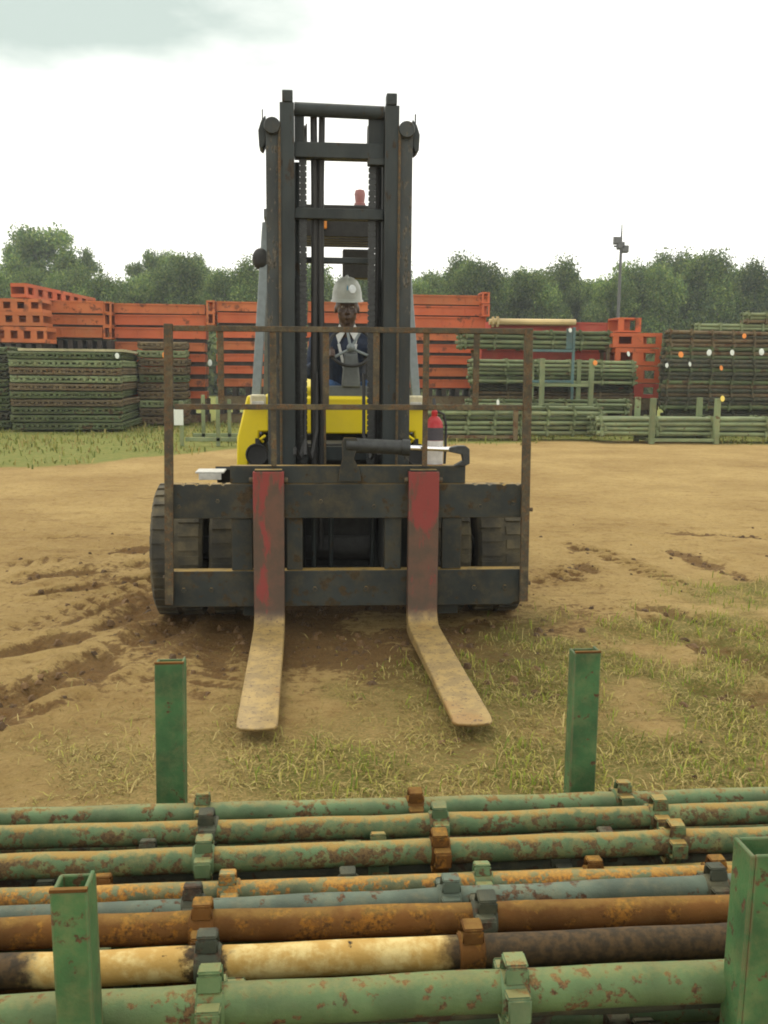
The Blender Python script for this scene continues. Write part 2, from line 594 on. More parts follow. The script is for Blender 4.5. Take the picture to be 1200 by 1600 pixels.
# wheel ruts in photo positions laid on the ground: (points, half width, depth)
RUTS = [
    ([gp(*p) for p in ((-60, 1128), (60, 1082), (160, 1040), (250, 990), (300, 950))], 0.20, 0.070),
    ([gp(*p) for p in ((-60, 1165), (40, 1120), (130, 1090), (210, 1060), (270, 1050))], 0.10, 0.030),
    ([gp(*p) for p in ((-60, 1035), (70, 1010), (190, 975), (262, 935))], 0.15, 0.055),
    ([gp(*p) for p in ((60, 985), (130, 965), (230, 930))], 0.10, 0.040),
    ([gp(*p) for p in ((-60, 930), (60, 902), (160, 892), (240, 885))], 0.20, 0.060),
    ([gp(*p) for p in ((60, 930), (150, 915), (245, 902))], 0.12, 0.050),
    ([gp(*p) for p in ((100, 868), (180, 862), (250, 858))], 0.16, 0.040),
    ([gp(*p) for p in ((-60, 850), (120, 838), (240, 835))], 0.14, 0.025),
    ([gp(*p) for p in ((1260, 1065), (1130, 1020), (1040, 975))], 0.22, 0.065),
    ([gp(*p) for p in ((1260, 1015), (1120, 980), (1010, 945))], 0.18, 0.050),
    ([gp(*p) for p in ((1260, 1110), (1180, 1085), (1100, 1080))], 0.16, 0.040),
    ([gp(*p) for p in ((1160, 900), (1110, 880), (1060, 862))], 0.16, 0.030),
    ([gp(*p) for p in ((1260, 840), (1100, 836), (950, 830))], 0.16, 0.030),
    ([gp(*p) for p in ((900, 856), (912, 880), (918, 893))], 0.14, 0.040),
    ([gp(*p) for p in ((862, 896), (890, 900), (912, 904))], 0.17, 0.050),
    ([gp(*p) for p in ((938, 862), (948, 872))], 0.14, 0.040),
    ([gp(*p) for p in ((325, 1050), (340, 1015), (350, 975))], 0.14, 0.045),
    ([gp(*p) for p in ((845, 1085), (800, 1060), (770, 1035))], 0.12, 0.050),
]
# damp soil churned up in front, plus painted shade under the truck: centre, radius, amount
DAMP_SHADE = [(*gp(540, 985), 1.15, 0.95), (*gp(340, 990), 0.75, 0.7), (*gp(760, 1010), 0.65, 0.75), (*gp(900, 960), 0.4, 0.35), (*gp(180, 900), 0.7, 0.4), (*gp(560, 1040), 0.55, 0.6), (0.3, 7.2, 1.6, 1.0), (*gp(740, 1160), 0.22, 0.8)]


TREADS = [
    ([gp(*p) for p in ((-60, 1100), (80, 1050), (190, 1005), (290, 955))], 0.17),
    ([gp(*p) for p in ((-60, 1000), (80, 965), (200, 925), (260, 900))], 0.17),
    ([gp(*p) for p in ((330, 1075), (340, 1020), (352, 965))], 0.17),
    ([gp(*p) for p in ((-60, 890), (100, 872), (250, 862))], 0.17),
    ([gp(*p) for p in ((1260, 1000), (1100, 925), (980, 875), (900, 850))], 0.17),
    ([gp(*p) for p in ((858, 905), (890, 893), (915, 870))], 0.19),
    ([gp(*p) for p in ((730, 1075), (745, 1015), (750, 970))], 0.17),
]


def dist_along(x, y, pts):
    best = np.full_like(x, 1e9)
    al = np.zeros_like(x)
    sg = np.zeros_like(x)
    acc = 0.0
    for (ax, ay), (bx, by) in zip(pts[:-1], pts[1:]):
        dx, dy = bx-ax, by-ay
        ln = math.hypot(dx, dy)
        t = np.clip(((x-ax)*dx+(y-ay)*dy)/(ln*ln), 0, 1)
        d = np.hypot(x-ax-t*dx, y-ay-t*dy)
        k = d < best
        best = np.where(k, d, best)
        al = np.where(k, acc+t*ln, al)
        sg = np.where(k, np.sign((x-ax)*dy-(y-ay)*dx), sg)
        acc += ln
    return best, al, sg


def rutfield(x, y):
    h = np.zeros_like(x)
    m = np.zeros_like(x)
    wob = (fbm(x*3.1+3, y*3.1, 3)-0.44)*0.22
    for pts, hw, dep in RUTS:
        d = (dist_poly(x, y, pts)+wob)*1.25
        k = np.exp(-(np.maximum(d, 0)/hw)**3)
        lip = np.exp(-((d-hw*1.5)/(hw*0.55))**2)
        brk = np.clip((fbm(x*2.2+pts[0][0], y*2.2+7, 4)-0.28)*5, 0.08, 1)
        h += (-dep*k+dep*0.8*lip)*brk*0.62
        m = np.maximum(m, k*brk*min(1, dep/0.05))
    for pts, hw in TREADS:
        d, al, sg = dist_along(x, y, pts)
        d = d+wob*0.25
        band = np.clip((hw-d)/0.05, 0, 1)*np.clip((fbm(x*1.1+40, y*1.1+pts[0][1], 3)-0.30)*5, 0, 1)
        lug = np.sin((al+sg*d*0.5)*2*PI/0.155)
        cut = np.clip(lug*2.2, -1, 1)
        h += band*(-0.010+0.016*cut)
        m = np.maximum(m, band*np.clip(0.28-0.34*cut, 0, 0.62))
    h += m*((fbm(x*7, y*7+3, 3)-0.44)*0.09 + (fbm(x*17, y*17, 2)-0.37)*0.05)
    for cx_, cy_, r_, am in DAMP_SHADE:
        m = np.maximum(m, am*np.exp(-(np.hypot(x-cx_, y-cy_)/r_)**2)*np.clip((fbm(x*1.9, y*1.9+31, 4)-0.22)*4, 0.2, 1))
    return h, m


GREEN_SPOTS = [(*gp(1010, 1060), 1.15), (*gp(1130, 990), 0.7), (*gp(1100, 1180), 0.9), (*gp(860, 1000), 0.45), (*gp(930, 1180), 0.6),
               (*gp(480, 1085), 0.26), (*gp(520, 1215), 0.35), (*gp(1190, 930), 0.6)]
STRAW_SPOTS = [(*gp(300, 1200), 0.55), (*gp(120, 1225), 0.5), (*gp(600, 1190), 0.8), (*gp(1000, 1150), 1.2), (*gp(800, 1190), 0.8),
               (*gp(900, 1020), 0.6), (*gp(1150, 1120), 1.0), (*gp(450, 1215), 0.7), (*gp(600, 1110), 0.45), (*gp(780, 1090), 0.4)]


def spot(x, y, L_):
    s = np.zeros_like(x)
    for cx, cy, r in L_:
        s = np.maximum(s, np.exp(-(np.hypot(x-cx, (y-cy)*0.9)/r)**2))
    return s


def fields(x, y):
    nz = fbm(x*0.55, y*0.55, 4)
    nf = fbm(x*2.2+9, y*2.2, 4)
    green = np.clip(spot(x, y, GREEN_SPOTS)*1.5*np.clip((nf-0.30)*4, 0, 1.4)-0.08, 0, 1)
    straw = np.clip(spot(x, y, STRAW_SPOTS)*1.3*np.clip((nf-0.24)*4, 0, 1.3)-0.05, 0, 1)
    # grass verge under and in front of the far stacks
    edge = 22.3 - np.clip((x-1)*0.02, -0.6, 1.2) + (fbm(x*0.35, y*0.2+4, 3)-0.45)*4.5 + np.clip((x-2.0)*0.35, 0, 1.9)
    edge = edge - np.clip((-1.2-x)*1.3, 0, 4.6)
    far = np.clip((y-edge)/1.6, 0, 1)
    return nz, nf, green, straw, far


def height(x, y, nz=None, nf=None):
    h, m = rutfield(x, y)
    near = np.clip(1-(y-14)/12, 0, 1)
    h = h + ((fbm(x*0.5+2, y*0.5, 3)-0.45)*0.06 + (fbm(x*3.1, y*3.1+8, 4)-0.47)*0.06 + (fbm(x*9, y*9, 3)-0.43)*0.035)*near
    flat = np.exp(-((x-0.3)/1.2)**4)*np.exp(-((y-5.6)/1.6)**4)   # pressed flat under the truck and forks
    h = h*(1-0.75*flat) - 0.012*flat
    ft = np.exp(-((x-0.2)/0.8)**4)*np.exp(-((y-1.8)/0.9)**4)
    return h*(1-0.8*ft) - 0.01, m


def axis_pts(lo, hi, st, far_lo, far_hi, g=1.22):
    a = list(np.arange(lo, hi+1e-6, st))
    s = st
    p = hi
    while p < far_hi:
        s *= g
        p += s
        a.append(p)
    s = st
    p = lo
    b = []
    while p > far_lo:
        s *= g
        p -= s
        b.append(p)
    return np.array(b[::-1]+a)


xs = axis_pts(-5.5, 7.5, 0.032, -135, 145, 1.12)
ys = axis_pts(2.2, 11.5, 0.028, -25, 140, 1.06)
GX, GY = np.meshgrid(xs, ys)
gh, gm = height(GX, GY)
nz, nf, g_green, g_straw, g_far = fields(GX, GY)
V = np.stack([GX.ravel(), GY.ravel(), gh.ravel()], 1)
nx, ny = len(xs), len(ys)
idx = np.arange(nx*ny).reshape(ny, nx)
Fq = np.stack([idx[:-1, :-1].ravel(), idx[:-1, 1:].ravel(), idx[1:, 1:].ravel(), idx[1:, :-1].ravel()], 1)
gme = bpy.data.meshes.new('ground')
gme.from_pydata(V.tolist(), [], Fq.tolist())
for nm, arr in (('rut_shade', gm), ('green', g_green), ('straw', g_straw), ('verge', g_far)):
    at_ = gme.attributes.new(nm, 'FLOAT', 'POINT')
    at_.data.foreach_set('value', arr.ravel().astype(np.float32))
gme.polygons.foreach_set('use_smooth', [True]*len(gme.polygons))


def ground_mat():
    m, t, b = new_mat('ground_dirt')
    v = coord(t, rnd=False)

    def attr(n_):
        a = t.nodes.new('ShaderNodeAttribute')
        a.attribute_name = n_
        return a.outputs['Fac']
    n1_ = noise(t, v, 0.45, 5, 0.55)
    n2_ = noise(t, v, 5.0, 8, 0.7)
    n3_ = noise(t, v, 55.0, 5, 0.7)
    n4_ = noise(t, v, 240.0, 3, 0.7)
    base = mixc(t, step(t, n1_, 0.32, 0.68), (0.325, 0.212, 0.076), (0.470, 0.330, 0.130))
    base = mixc(t, math2(t, 'MULTIPLY', step(t, n2_, 0.45, 0.75), 0.55), base, (0.46, 0.335, 0.135))
    base = mixc(t, math2(t, 'MULTIPLY', step(t, n2_, 0.48, 0.28), 0.7), base, (0.235, 0.138, 0.046))
    vst = coord(t, (0.5, 2.6, 1.0), False)
    n5_ = noise(t, vst, 2.2, 7, 0.68, 0.6)
    n6_ = noise(t, v, 17.0, 6, 0.7)
    base = mixc(t, math2(t, 'MULTIPLY', step(t, n5_, 0.54, 0.68), 0.55), base, (0.200, 0.120, 0.042))
    base = mixc(t, math2(t, 'MULTIPLY', step(t, n6_, 0.50, 0.66), 0.40), base, (0.205, 0.125, 0.044))
    base = mixc(t, math2(t, 'MULTIPLY', step(t, n6_, 0.46, 0.34), 0.45), base, (0.43, 0.310, 0.130))
    # churned damp soil in the ruts, and shade painted under the truck
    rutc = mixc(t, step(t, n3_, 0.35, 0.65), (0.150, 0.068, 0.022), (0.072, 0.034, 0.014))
    rf = step(t, math2(t, 'ADD', attr('rut_shade'), math2(t, 'MULTIPLY', math2(t, 'SUBTRACT', n6_, 0.5), 1.6)), 0.16, 0.50)
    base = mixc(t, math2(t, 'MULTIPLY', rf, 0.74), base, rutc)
    # clods and grit
    base = mixc(t, math2(t, 'MULTIPLY', step(t, n3_, 0.54, 0.66), 0.35), base, (0.15, 0.085, 0.030))
    base = mixc(t, math2(t, 'MULTIPLY', step(t, n4_, 0.58, 0.68), 0.35), base, (0.46, 0.36, 0.17))
    base = mixc(t, math2(t, 'MULTIPLY', attr('straw'), step(t, n3_, 0.35, 0.62)), base, (0.25, 0.195, 0.065))
    base = mixc(t, math2(t, 'MULTIPLY', attr('green'), step(t, n3_, 0.30, 0.60)), base, (0.150, 0.145, 0.034))
    vg = mixc(t, step(t, n2_, 0.35, 0.65), (0.150, 0.185, 0.040), (0.25, 0.235, 0.066))
    base = mixc(t, step(t, math2(t, 'ADD', attr('verge'), math2(t, 'MULTIPLY', math2(t, 'SUBTRACT', n2_, 0.5), 0.9)), 0.2, 0.7), base, vg)
    t.links.new(base, b.inputs['Base Color'])
    b.inputs['Roughness'].default_value = 0.95
    b.inputs['Specular IOR Level'].default_value = 0.15
    hh = math2(t, 'ADD', math2(t, 'MULTIPLY', n3_, 0.7), math2(t, 'MULTIPLY', n4_, 0.3))
    hh = math2(t, 'ADD', hh, math2(t, 'ADD', math2(t, 'MULTIPLY', n2_, 1.0), math2(t, 'MULTIPLY', n6_, 1.6)))
    bump(t, b, hh, 0.9, 0.04)
    return m


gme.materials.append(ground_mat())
ground = bpy.data.objects.new('ground', gme)
COL.objects.link(ground)
tag(ground, 'sandy tan dirt yard with wheel ruts', None, None, 'structure')


# ------------------------------------------------------------------ grass and straw
def leaf_attr_mat(name, rough=0.8, trans=0.25):
    m, t, b = new_mat(name)
    a = t.nodes.new('ShaderNodeAttribute')
    a.attribute_name = 'col'
    t.links.new(a.outputs['Color'], b.inputs['Base Color'])
    b.inputs['Roughness'].default_value = rough
    b.inputs['Specular IOR Level'].default_value = 0.2
    if trans:
        tr = t.nodes.new('ShaderNodeBsdfTranslucent')
        t.links.new(a.outputs['Color'], tr.inputs['Color'])
        mx = t.nodes.new('ShaderNodeMixShader')
        mx.inputs['Fac'].default_value = trans
        t.links.new(b.outputs['BSDF'], mx.inputs[1])
        t.links.new(tr.outputs['BSDF'], mx.inputs[2])
        t.links.new(mx.outputs['Shader'], t.nodes['Material Output'].inputs['Surface'])
    return m


MT['grass'] = leaf_attr_mat('grass_blades')


def blades(name, x, y, hgt, wid, lean, cols, label, cat):
    n = len(x)
    z, _ = height(x, y)
    a = rng.random(n)*2*PI
    fx, fy = np.cos(a), np.sin(a)
    sx, sy = -fy*wid/2, fx*wid/2
    ln = lean*hgt
    up = hgt*np.sqrt(np.maximum(0.02, 1-lean**2))
    P = np.zeros((n, 5, 3))
    P[:, 0] = np.stack([x-sx, y-sy, z-0.004], 1)
    P[:, 1] = np.stack([x+sx, y+sy, z-0.004], 1)
    mx_, my_ = x+fx*ln*0.4, y+fy*ln*0.4
    P[:, 2] = np.stack([mx_+sx*0.8, my_+sy*0.8, z+up*0.65], 1)
    P[:, 3] = np.stack([mx_-sx*0.8, my_-sy*0.8, z+up*0.65], 1)
    P[:, 4] = np.stack([x+fx*ln, y+fy*ln, z+up*(1-0.35*lean)], 1)
    b0 = (np.arange(n)*5)[:, None]
    quads = (b0+np.array([[0, 1, 2, 3]])).tolist()
    tris = (b0+np.array([[3, 2, 4]])).tolist()
    me = bpy.data.meshes.new(name)
    me.from_pydata(P.reshape(-1, 3).tolist(), [], quads+tris)
    ca = me.attributes.new('col', 'FLOAT_COLOR', 'POINT')
    c4 = np.ones((n, 5, 4))
    c4[:, :, :3] = cols[:, None, :]
    ca.data.foreach_set('color', c4.ravel().astype(np.float32))
    me.materials.append(MT['grass'])
    o = bpy.data.objects.new(name, me)
    COL.objects.link(o)
    tag(o, label, cat, None, 'stuff')
    return o


def pick(n, pal):
    pal = np.array(pal)
    k = rng.integers(0, len(pal), n)
    c = pal[k]*(0.75+0.5*rng.random((n, 1)))
    return np.clip(c, 0, 1)


def scatter(n, x0, x1, y0, y1, fn):
    x = x0+(x1-x0)*rng.random(n)
    y = y0+(y1-y0)*rng.random(n)
    k = fn(x, y) > rng.random(n)
    return x[k], y[k]


STRAW = [(0.36, 0.28, 0.10), (0.46, 0.37, 0.15), (0.28, 0.21, 0.07), (0.20, 0.145, 0.05), (0.31, 0.27, 0.085)]
GREEN = [(0.21, 0.275, 0.034), (0.29, 0.330, 0.046), (0.15, 0.215, 0.030), (0.31, 0.305, 0.060), (0.38, 0.34, 0.09)]
# green tufts, clustered
x, y = scatter(150000, -2.6, 5.5, 2.3, 9.5, lambda a, b: fields(a, b)[2]*0.40*np.clip((fbm(a*6, b*6, 3)-0.33)*6, 0.03, 1))
n = len(x)
blades('green_grass', x, y, 0.03+0.075*rng.random(n)**1.5, 0.0045+0.004*rng.random(n), 0.3+0.6*rng.random(n), pick(n, GREEN+STRAW[:2]),
       'short green grass growing in patches on the dirt right of the forks', 'grass')
x, y = scatter(520000, -3.2, 5.5, 2.3, 8.5, lambda a, b: np.clip(fields(a, b)[3]*0.34*np.clip((fbm(a*5+50, b*5, 3)-0.30)*5, 0.08, 1)+0.012*(np.hypot(a-0.3, b-4) < 2.5), 0, 1))
n = len(x)
blades('dry_straw', x, y, 0.02+0.075*rng.random(n)**1.9, 0.0032+0.003*rng.random(n), 0.86+0.135*rng.random(n), pick(n, STRAW+STRAW+GREEN[3:]),
       'dry yellow straw scattered over the dirt in front of the pipe rack', 'straw')
x, y = scatter(80000, -22, 26, 16, 36, lambda a, b: fields(a, b)[4]*0.55*np.clip((fbm(a*0.8, b*0.8, 3)-0.30)*4, 0.03, 1))
n = len(x)
blades('verge_grass', x, y, 0.06+0.20*rng.random(n)**2, 0.02+0.02*rng.random(n), 0.3+0.6*rng.random(n), pick(n, [(0.15, 0.175, 0.035), (0.20, 0.20, 0.048), (0.11, 0.14, 0.03), (0.27, 0.235, 0.07), (0.33, 0.27, 0.10)]),
       'green grass verge growing below the far stacks', 'grass')

# loose soil clods in the ruts
mbc = MB()
cx, cy = scatter(60000, -5.5, 7.5, 2.6, 11, lambda a, b: np.clip(rutfield(a, b)[1]-0.15, 0, 1)*0.34+0.003)
cz, _ = height(cx, cy)
for a, b_, c_ in zip(cx, cy, cz):
    r_ = 0.006+0.030*random.random()**2.4
    vs = [(a+r_*math.cos(t)*random.uniform(.7, 1.2), b_+r_*math.sin(t)*random.uniform(.7, 1.2), c_-0.002) for t in (0, 1.05, 2.1, 3.14, 4.2, 5.25)]
    hh_ = r_*random.uniform(.5, 1.0)
    vs += [(a+0.55*r_*math.cos(t)*random.uniform(.7, 1.3), b_+0.55*r_*math.sin(t)*random.uniform(.7, 1.3), c_+hh_*random.uniform(.75, 1.1)) for t in (0.5, 2.6, 4.7)]
    mbc.add(vs, [(0, 1, 6), (1, 2, 7, 6), (2, 3, 7), (3, 4, 8, 7), (4, 5, 8), (5, 0, 6, 8), (6, 7, 8)])
MT['clod'] = plain('soil_clod', (0.105, 0.060, 0.024), 0.95, 0, 0.5, 2.5)
o = mbc.build('soil_clods', 'clod', smooth=None)
tag(o, 'loose brown soil clods lying along the wheel ruts', 'soil', None, 'stuff')


# ================================================================== forklift
FX = 0.27          # centre line of the truck
CX = 0.305         # carriage, side-shifted a little
FL = empty('forklift', (FX, 6.95, 0))
tag(FL, 'large yellow and black forklift truck with tall mast and lowered forks facing the pipe rack', 'forklift')


def fl(mb, name, mat, parent=None, bevel=0.0, smooth=40):
    """build in world coordinates, parented to the truck's empty (or to one of its parts)"""
    o = mb.build(name, mat, None, smooth, bevel)
    p = parent or FL
    o.parent = p
    if p is FL:
        o.matrix_parent_inverse = Matrix.Translation((-FX, -6.95, 0))
    return o


YC = 6.26  # front face of the carriage
# --- forks
for fx in (-0.219, 0.792):
    wd = 0.1
    mb = MB()
    prof = [(YC-0.065, 1.118), (YC-0.005, 1.118), (YC-0.005, 0.16), (YC-0.01, 0.085), (YC-0.05, 0.038), (YC-0.16, 0.028),
            (4.435, 0.046), (4.42, 0.063), (4.455, 0.076), (YC-0.22, 0.104), (YC-0.125, 0.116), (YC-0.082, 0.15), (YC-0.066, 0.21)]
    # blade split in cross sections so that the tip corners round off
    n = len(prof)
    secs = [(-wd, 0), (-wd+0.02, 0), (0, 0), (wd-0.02, 0), (wd, 0)]
    vs = []
    for sx, _ in secs:
        for (py, pz) in prof:
            yy = py
            if abs(sx) >= wd-1e-6 and py < 4.465:
                yy = py+0.05
            elif abs(sx) > wd-0.025 and py < 4.465:
                yy = py+0.012
            vs.append((fx+sx+(0.021*(YC-yy) if fx > 0 else -0.002*(YC-yy)), yy, pz))
    fs = [tuple(range(n)), tuple(reversed(range(4*n, 5*n)))]
    for k in range(4):
        for i in range(n):
            j = (i+1) % n
            fs.append((k*n+i, k*n+n+i, k*n+n+j, k*n+j))
    mb.add(vs, fs)
    fk = fl(mb, 'fork', 'fork', bevel=0.006)
    fk['label'] = 'fork with red paint scraps on its shank and scraped tan blade'
    hk = MB().box(fx-0.09, fx+0.09, YC-0.062, YC+0.05, 1.1185, 1.13)
    fl(hk, 'hook', 'carriage', fk, 0.004)
    for s in (-1, 1):
        pin = MB().lathe([(0.0, -0.012), (0.017, -0.012), (0.019, 0), (0.017, 0.012), (0, 0.012)], 12, (fx+s*0.113, YC-0.03, 1.06), 'x')
        fl(pin, 'pin', 'bar_rust', fk)

# --- carriage
mb = MB()
pts = [(-0.865, 0.805), (1.475, 0.805), (1.475, 1.03)]
xx = 1.45
while xx > 1.10:
    pts += [(xx, 1.030), (xx-0.018, 1.018), (xx-0.036, 1.030)]
    xx -= 0.095
pts += [(1.05, 1.032), (-0.46, 1.032)]
xx = -0.50
while xx > -0.82:
    pts += [(xx, 1.030), (xx-0.015, 1.019), (xx-0.03, 1.030)]
    xx -= 0.085
pts += [(-0.865, 1.030)]
mb.prism(pts, 'y', YC, YC+0.10)
fl(mb, 'carriage_upper_bar', 'carriage', bevel=0.004)
mb = MB().prism([(-0.87, 0.215), (1.40, 0.207), (1.485, 0.25), (1.485, 0.452), (-0.87, 0.455)], 'y', YC+0.004, YC+0.10)
fl(mb, 'carriage_lower_bar', 'carriage', bevel=0.005)
mb = MB().box(-0.468, 1.078, YC+0.012, YC+0.085, 1.034, 1.150)
fl(mb, 'carriage_top_plate', 'carriage', bevel=0.004)
for a, b_ in ((-0.465, -0.33), (-0.105, 0.0), (0.545, 0.655), (0.93, 1.06)):
    mb = MB().box(a, b_, YC+0.02, YC+0.075, 0.4555, 0.8045)
    fl(mb, 'carriage_upright', 'carriage', bevel=0.004)
mb = MB().box(-0.40, -0.30, YC+0.10, YC+0.2, 0.125, 0.215)
fl(mb, 'wear_block', 'carriage', bevel=0.004)
mb = MB().box(0.92, 1.06, YC+0.10, YC+0.2, 0.125, 0.215)
fl(mb, 'wear_block', 'carriage', bevel=0.004)
for bx_ in (-0.78, -0.60, 0.08, 0.42, 1.15, 1.36):
    for bz in (0.33,):
        fl(MB().lathe([(0.016, -0.012), (0.016, 0.003)], 6, (bx_, YC+0.002, bz), 'y'), 'bolt', 'carriage')
for bx_ in (-0.80, -0.55, 0.12, 0.47, 1.18, 1.40):
    fl(MB().lathe([(0.014, -0.010), (0.014, 0.003)], 6, (bx_, YC, 0.90+0.02*math.sin(bx_*9)), 'y'), 'bolt', 'carriage')
# roller brackets joining carriage to mast
for s in (-1, 1):
    mb = MB().box(FX+s*0.30-0.03, FX+s*0.30+0.03, YC+0.101, 6.86, 0.42, 1.10)
    fl(mb, 'roller_bracket', 'grease', bevel=0.004)

# --- side shift cylinder over the carriage
mb = MB().tube([(0.285, YC+0.03, 1.285), (0.70, YC+0.03, 1.268)], 0.048, 20)
mb.tube([(0.655, YC+0.03, 1.2698), (0.705, YC+0.03, 1.2678)], 0.055, 20)
cyl = fl(mb, 'side_shift_cylinder', 'grease')
mb = MB().tube([(0.70, YC+0.03, 1.268), (0.985, YC+0.03, 1.257)], 0.0165, 16)
fl(mb, 'rod', 'chrome', cyl)
mb = MB().prism([(0.965, 1.270), (1.02, 1.283), (1.075, 1.283), (1.10, 1.262), (1.103, 1.165), (1.075, 1.151), (1.0, 1.151), (1.06, 1.185), (1.05, 1.225), (0.965, 1.243)], 'y', YC-0.005, YC+0.06)
fl(mb, 'rod_bracket', 'grease', cyl, 0.004)
mb = MB().prism([(0.235, 1.05), (0.385, 1.05), (0.375, 1.12), (0.335, 1.20), (0.37, 1.30), (0.35, 1.335), (0.27, 1.335), (0.255, 1.30), (0.262, 1.20), (0.24, 1.12)], 'y', YC-0.006, YC+0.010)
fl(mb, 'cylinder_bracket', 'carriage', cyl, 0.003)

# --- load backrest
for (xt, xb, zb) in ((-0.838, -0.872, 0.24), (1.468, 1.487, 0.235)):
    mb = MB().bar((xt, YC-0.018, 2.05), (xb, YC-0.018, zb), 0.055, 0.035, (0, 1, 0))
    fl(mb, 'backrest_post', 'bar_rust', bevel=0.003)
for z0, z1 in ((2.022, 2.030), (1.530, 1.537)):
    mb = MB().bar((-0.81, YC-0.02, z0), (1.442, YC-0.02, z1), 0.03, 0.035, (0, 0, 1))
    fl(mb, 'backrest_rail', 'bar_rust', bevel=0.003)
for xv in (-0.515, -0.184, 0.153, 0.477, 0.80, 1.129):
    mb = MB().box(xv-0.02, xv+0.02, YC-0.026, YC-0.012, 1.551, 2.012)
    fl(mb, 'backrest_bar', 'bar_rust', bevel=0.002)
for xv in (-0.184, 0.80):
    mb = MB().box(xv-0.017, xv+0.017, YC-0.022, YC-0.008, 1.151, 1.517)
    fl(mb, 'backrest_bar', 'bar_rust', bevel=0.002)
for (bx_, bz) in ((1.522, 0.86), (1.522, 0.36), (-0.90, 0.42)):
    fl(MB().lathe([(0.014, -0.008), (0.014, 0.008)], 6, (bx_, YC-0.018, bz), 'x'), 'bolt', 'bar_rust')

MX = 0.255
# --- mast: outer rails (channel section), inner rails, cross members
MY0, MY1 = 6.68, 6.88
for s in (-1, 1):
    xo, xi = MX+s*0.490, MX+s*0.402
    lo, hi = min(xo, xi), max(xo, xi)
    mb = MB()
    mb.box(lo, hi, MY0, MY0+0.035, 0.16, 3.40)
    mb.box(lo, hi, MY1-0.035, MY1, 0.16, 3.40)
    wx0 = xo-0.028 if s > 0 else xo
    mb.box(wx0, wx0+0.028, MY0+0.0355, MY1-0.0355, 0.16, 3.40)
    fl(mb, 'outer_rail', 'mast_worn', bevel=0.004)
    xo, xi = MX+s*0.397, MX+s*0.302
    lo, hi = min(xo, xi), max(xo, xi)
    mb = MB()
    mb.box(lo, hi, MY0-0.012, MY0+0.028, 0.18, 3.515)
    mb.box(lo, hi, MY1-0.045, MY1-0.01, 0.18, 3.515)
    wx0 = (lo+hi)/2-0.014
    mb.box(wx0, wx0+0.028, MY0+0.0285, MY1-0.0455, 0.18, 3.515)
    rail = fl(mb, 'inner_rail', 'mast', bevel=0.004)
    # strip along the rail and cap on top
    mb = MB().box(MX+s*0.345-0.035, MX+s*0.345+0.035, MY0-0.02, MY0+0.07, 3.516, 3.590)
    fl(mb, 'rail_cap', 'mast', rail, 0.006)
    mb = MB().tube([(MX+s*0.3995, MY0-0.02, 0.9), (MX+s*0.3995, MY0-0.02, 3.38)], 0.009, 8)
    fl(mb, 'pipe', 'bar_rust', rail)
    # top roller bracket outside
    mb = MB().prism([(MX+s*0.490, 3.27), (MX+s*0.512, 3.22), (MX+s*0.535, 3.24), (MX+s*0.54, 3.34), (MX+s*0.52, 3.40), (MX+s*0.490, 3.44)], 'y', MY0+0.02, MY1-0.02)
    fl(mb, 'roller_housing', 'mast', bevel=0.006)
    mb = MB().lathe([(0.0, -0.03), (0.05, -0.03), (0.055, -0.02), (0.055, 0.02), (0.05, 0.03), (0, 0.03)], 20, (MX+s*0.446, MY0-0.012, 3.36), 'y')
    fl(mb, 'guide_roller', 'mast_worn')
    mb = MB().box(MX+s*0.512-0.004, MX+s*0.512+0.004, MY0+0.05, MY0+0.07, 3.40, 3.48)
    fl(mb, 'stop_pin', 'mast')

XI = 0.301
mb = MB()
mb.tube([(MX-XI, MY0+0.06, 3.49), (MX+XI, MY0+0.06, 3.48)], 0.045, 16)
fl(mb, 'top_cross_member', 'mast')
mb = MB().box(MX-XI, MX+XI, MY0+0.04, MY1-0.05, 3.18, 3.28)
cm = fl(mb, 'cross_member', 'mast', bevel=0.005)
mb = MB().box(MX+0.19, MX+0.31, MY0+0.02, MY0+0.10, 3.14, 3.179)
fl(mb, 'lug', 'mast', cm, 0.003)
mb = MB().box(MX-XI, MX+XI, MY0+0.05, MY1-0.05, 2.785, 2.855)
fl(mb, 'cross_member', 'mast', bevel=0.005)
for zc in (2.53, 1.18, 0.30):
    mb = MB().box(MX-XI, MX+XI, MY1-0.04+0.045, MY1+0.06, zc-(0.02 if zc > 2 else 0.05), zc+(0.02 if zc > 2 else 0.05))
    fl(mb, 'cross_member', 'mast', bevel=0.005)
# upper gusset boxes either side of the window between the two top members
for a, b_ in ((-0.300, -0.235), (0.195, 0.300)):
    mb = MB().box(MX+a, MX+b_, MY0+0.06, MY0+0.075, 3.2805, 3.45)
    fl(mb, 'gusset', 'mast')
# lift cylinders, chains, hoses
for s, xa, ra in ((-1, MX-0.115, 0.0), (1, MX+0.21, 0.0)):
    mb = MB().tube([(MX+s*0.285, MY1+0.02, 0.25), (MX+s*0.285, MY1+0.02, 2.40)], 0.052, 18)
    lc = fl(mb, 'lift_cylinder', 'grease')
    mb = MB().tube([(MX+s*0.285, MY1+0.02, 2.40), (MX+s*0.285, MY1+0.02, 3.18)], 0.020, 14)
    fl(mb, 'rod', 'mast', lc)
for xc in (MX-0.245, MX+0.225):
    mb = MB()
    z = 1.05
    while z < 3.31:
        mb.box(xc-0.026, xc+0.026, MY0+0.084, MY0+0.096, z, z+0.030)
        mb.box(xc-0.018, xc+0.018, MY0+0.081, MY0+0.099, z+0.0302, z+0.0378)
        z += 0.038
    fl(mb, 'lift_chain', 'grease', smooth=None)
    mb = MB().lathe([(0, -0.03), (0.075, -0.03), (0.08, -0.022), (0.065, -0.018), (0.065, 0.018), (0.08, 0.022), (0.075, 0.03), (0, 0.03)], 24, (xc, MY0+0.16, 3.345), 'x')
    fl(mb, 'chain_sheave', 'mast')
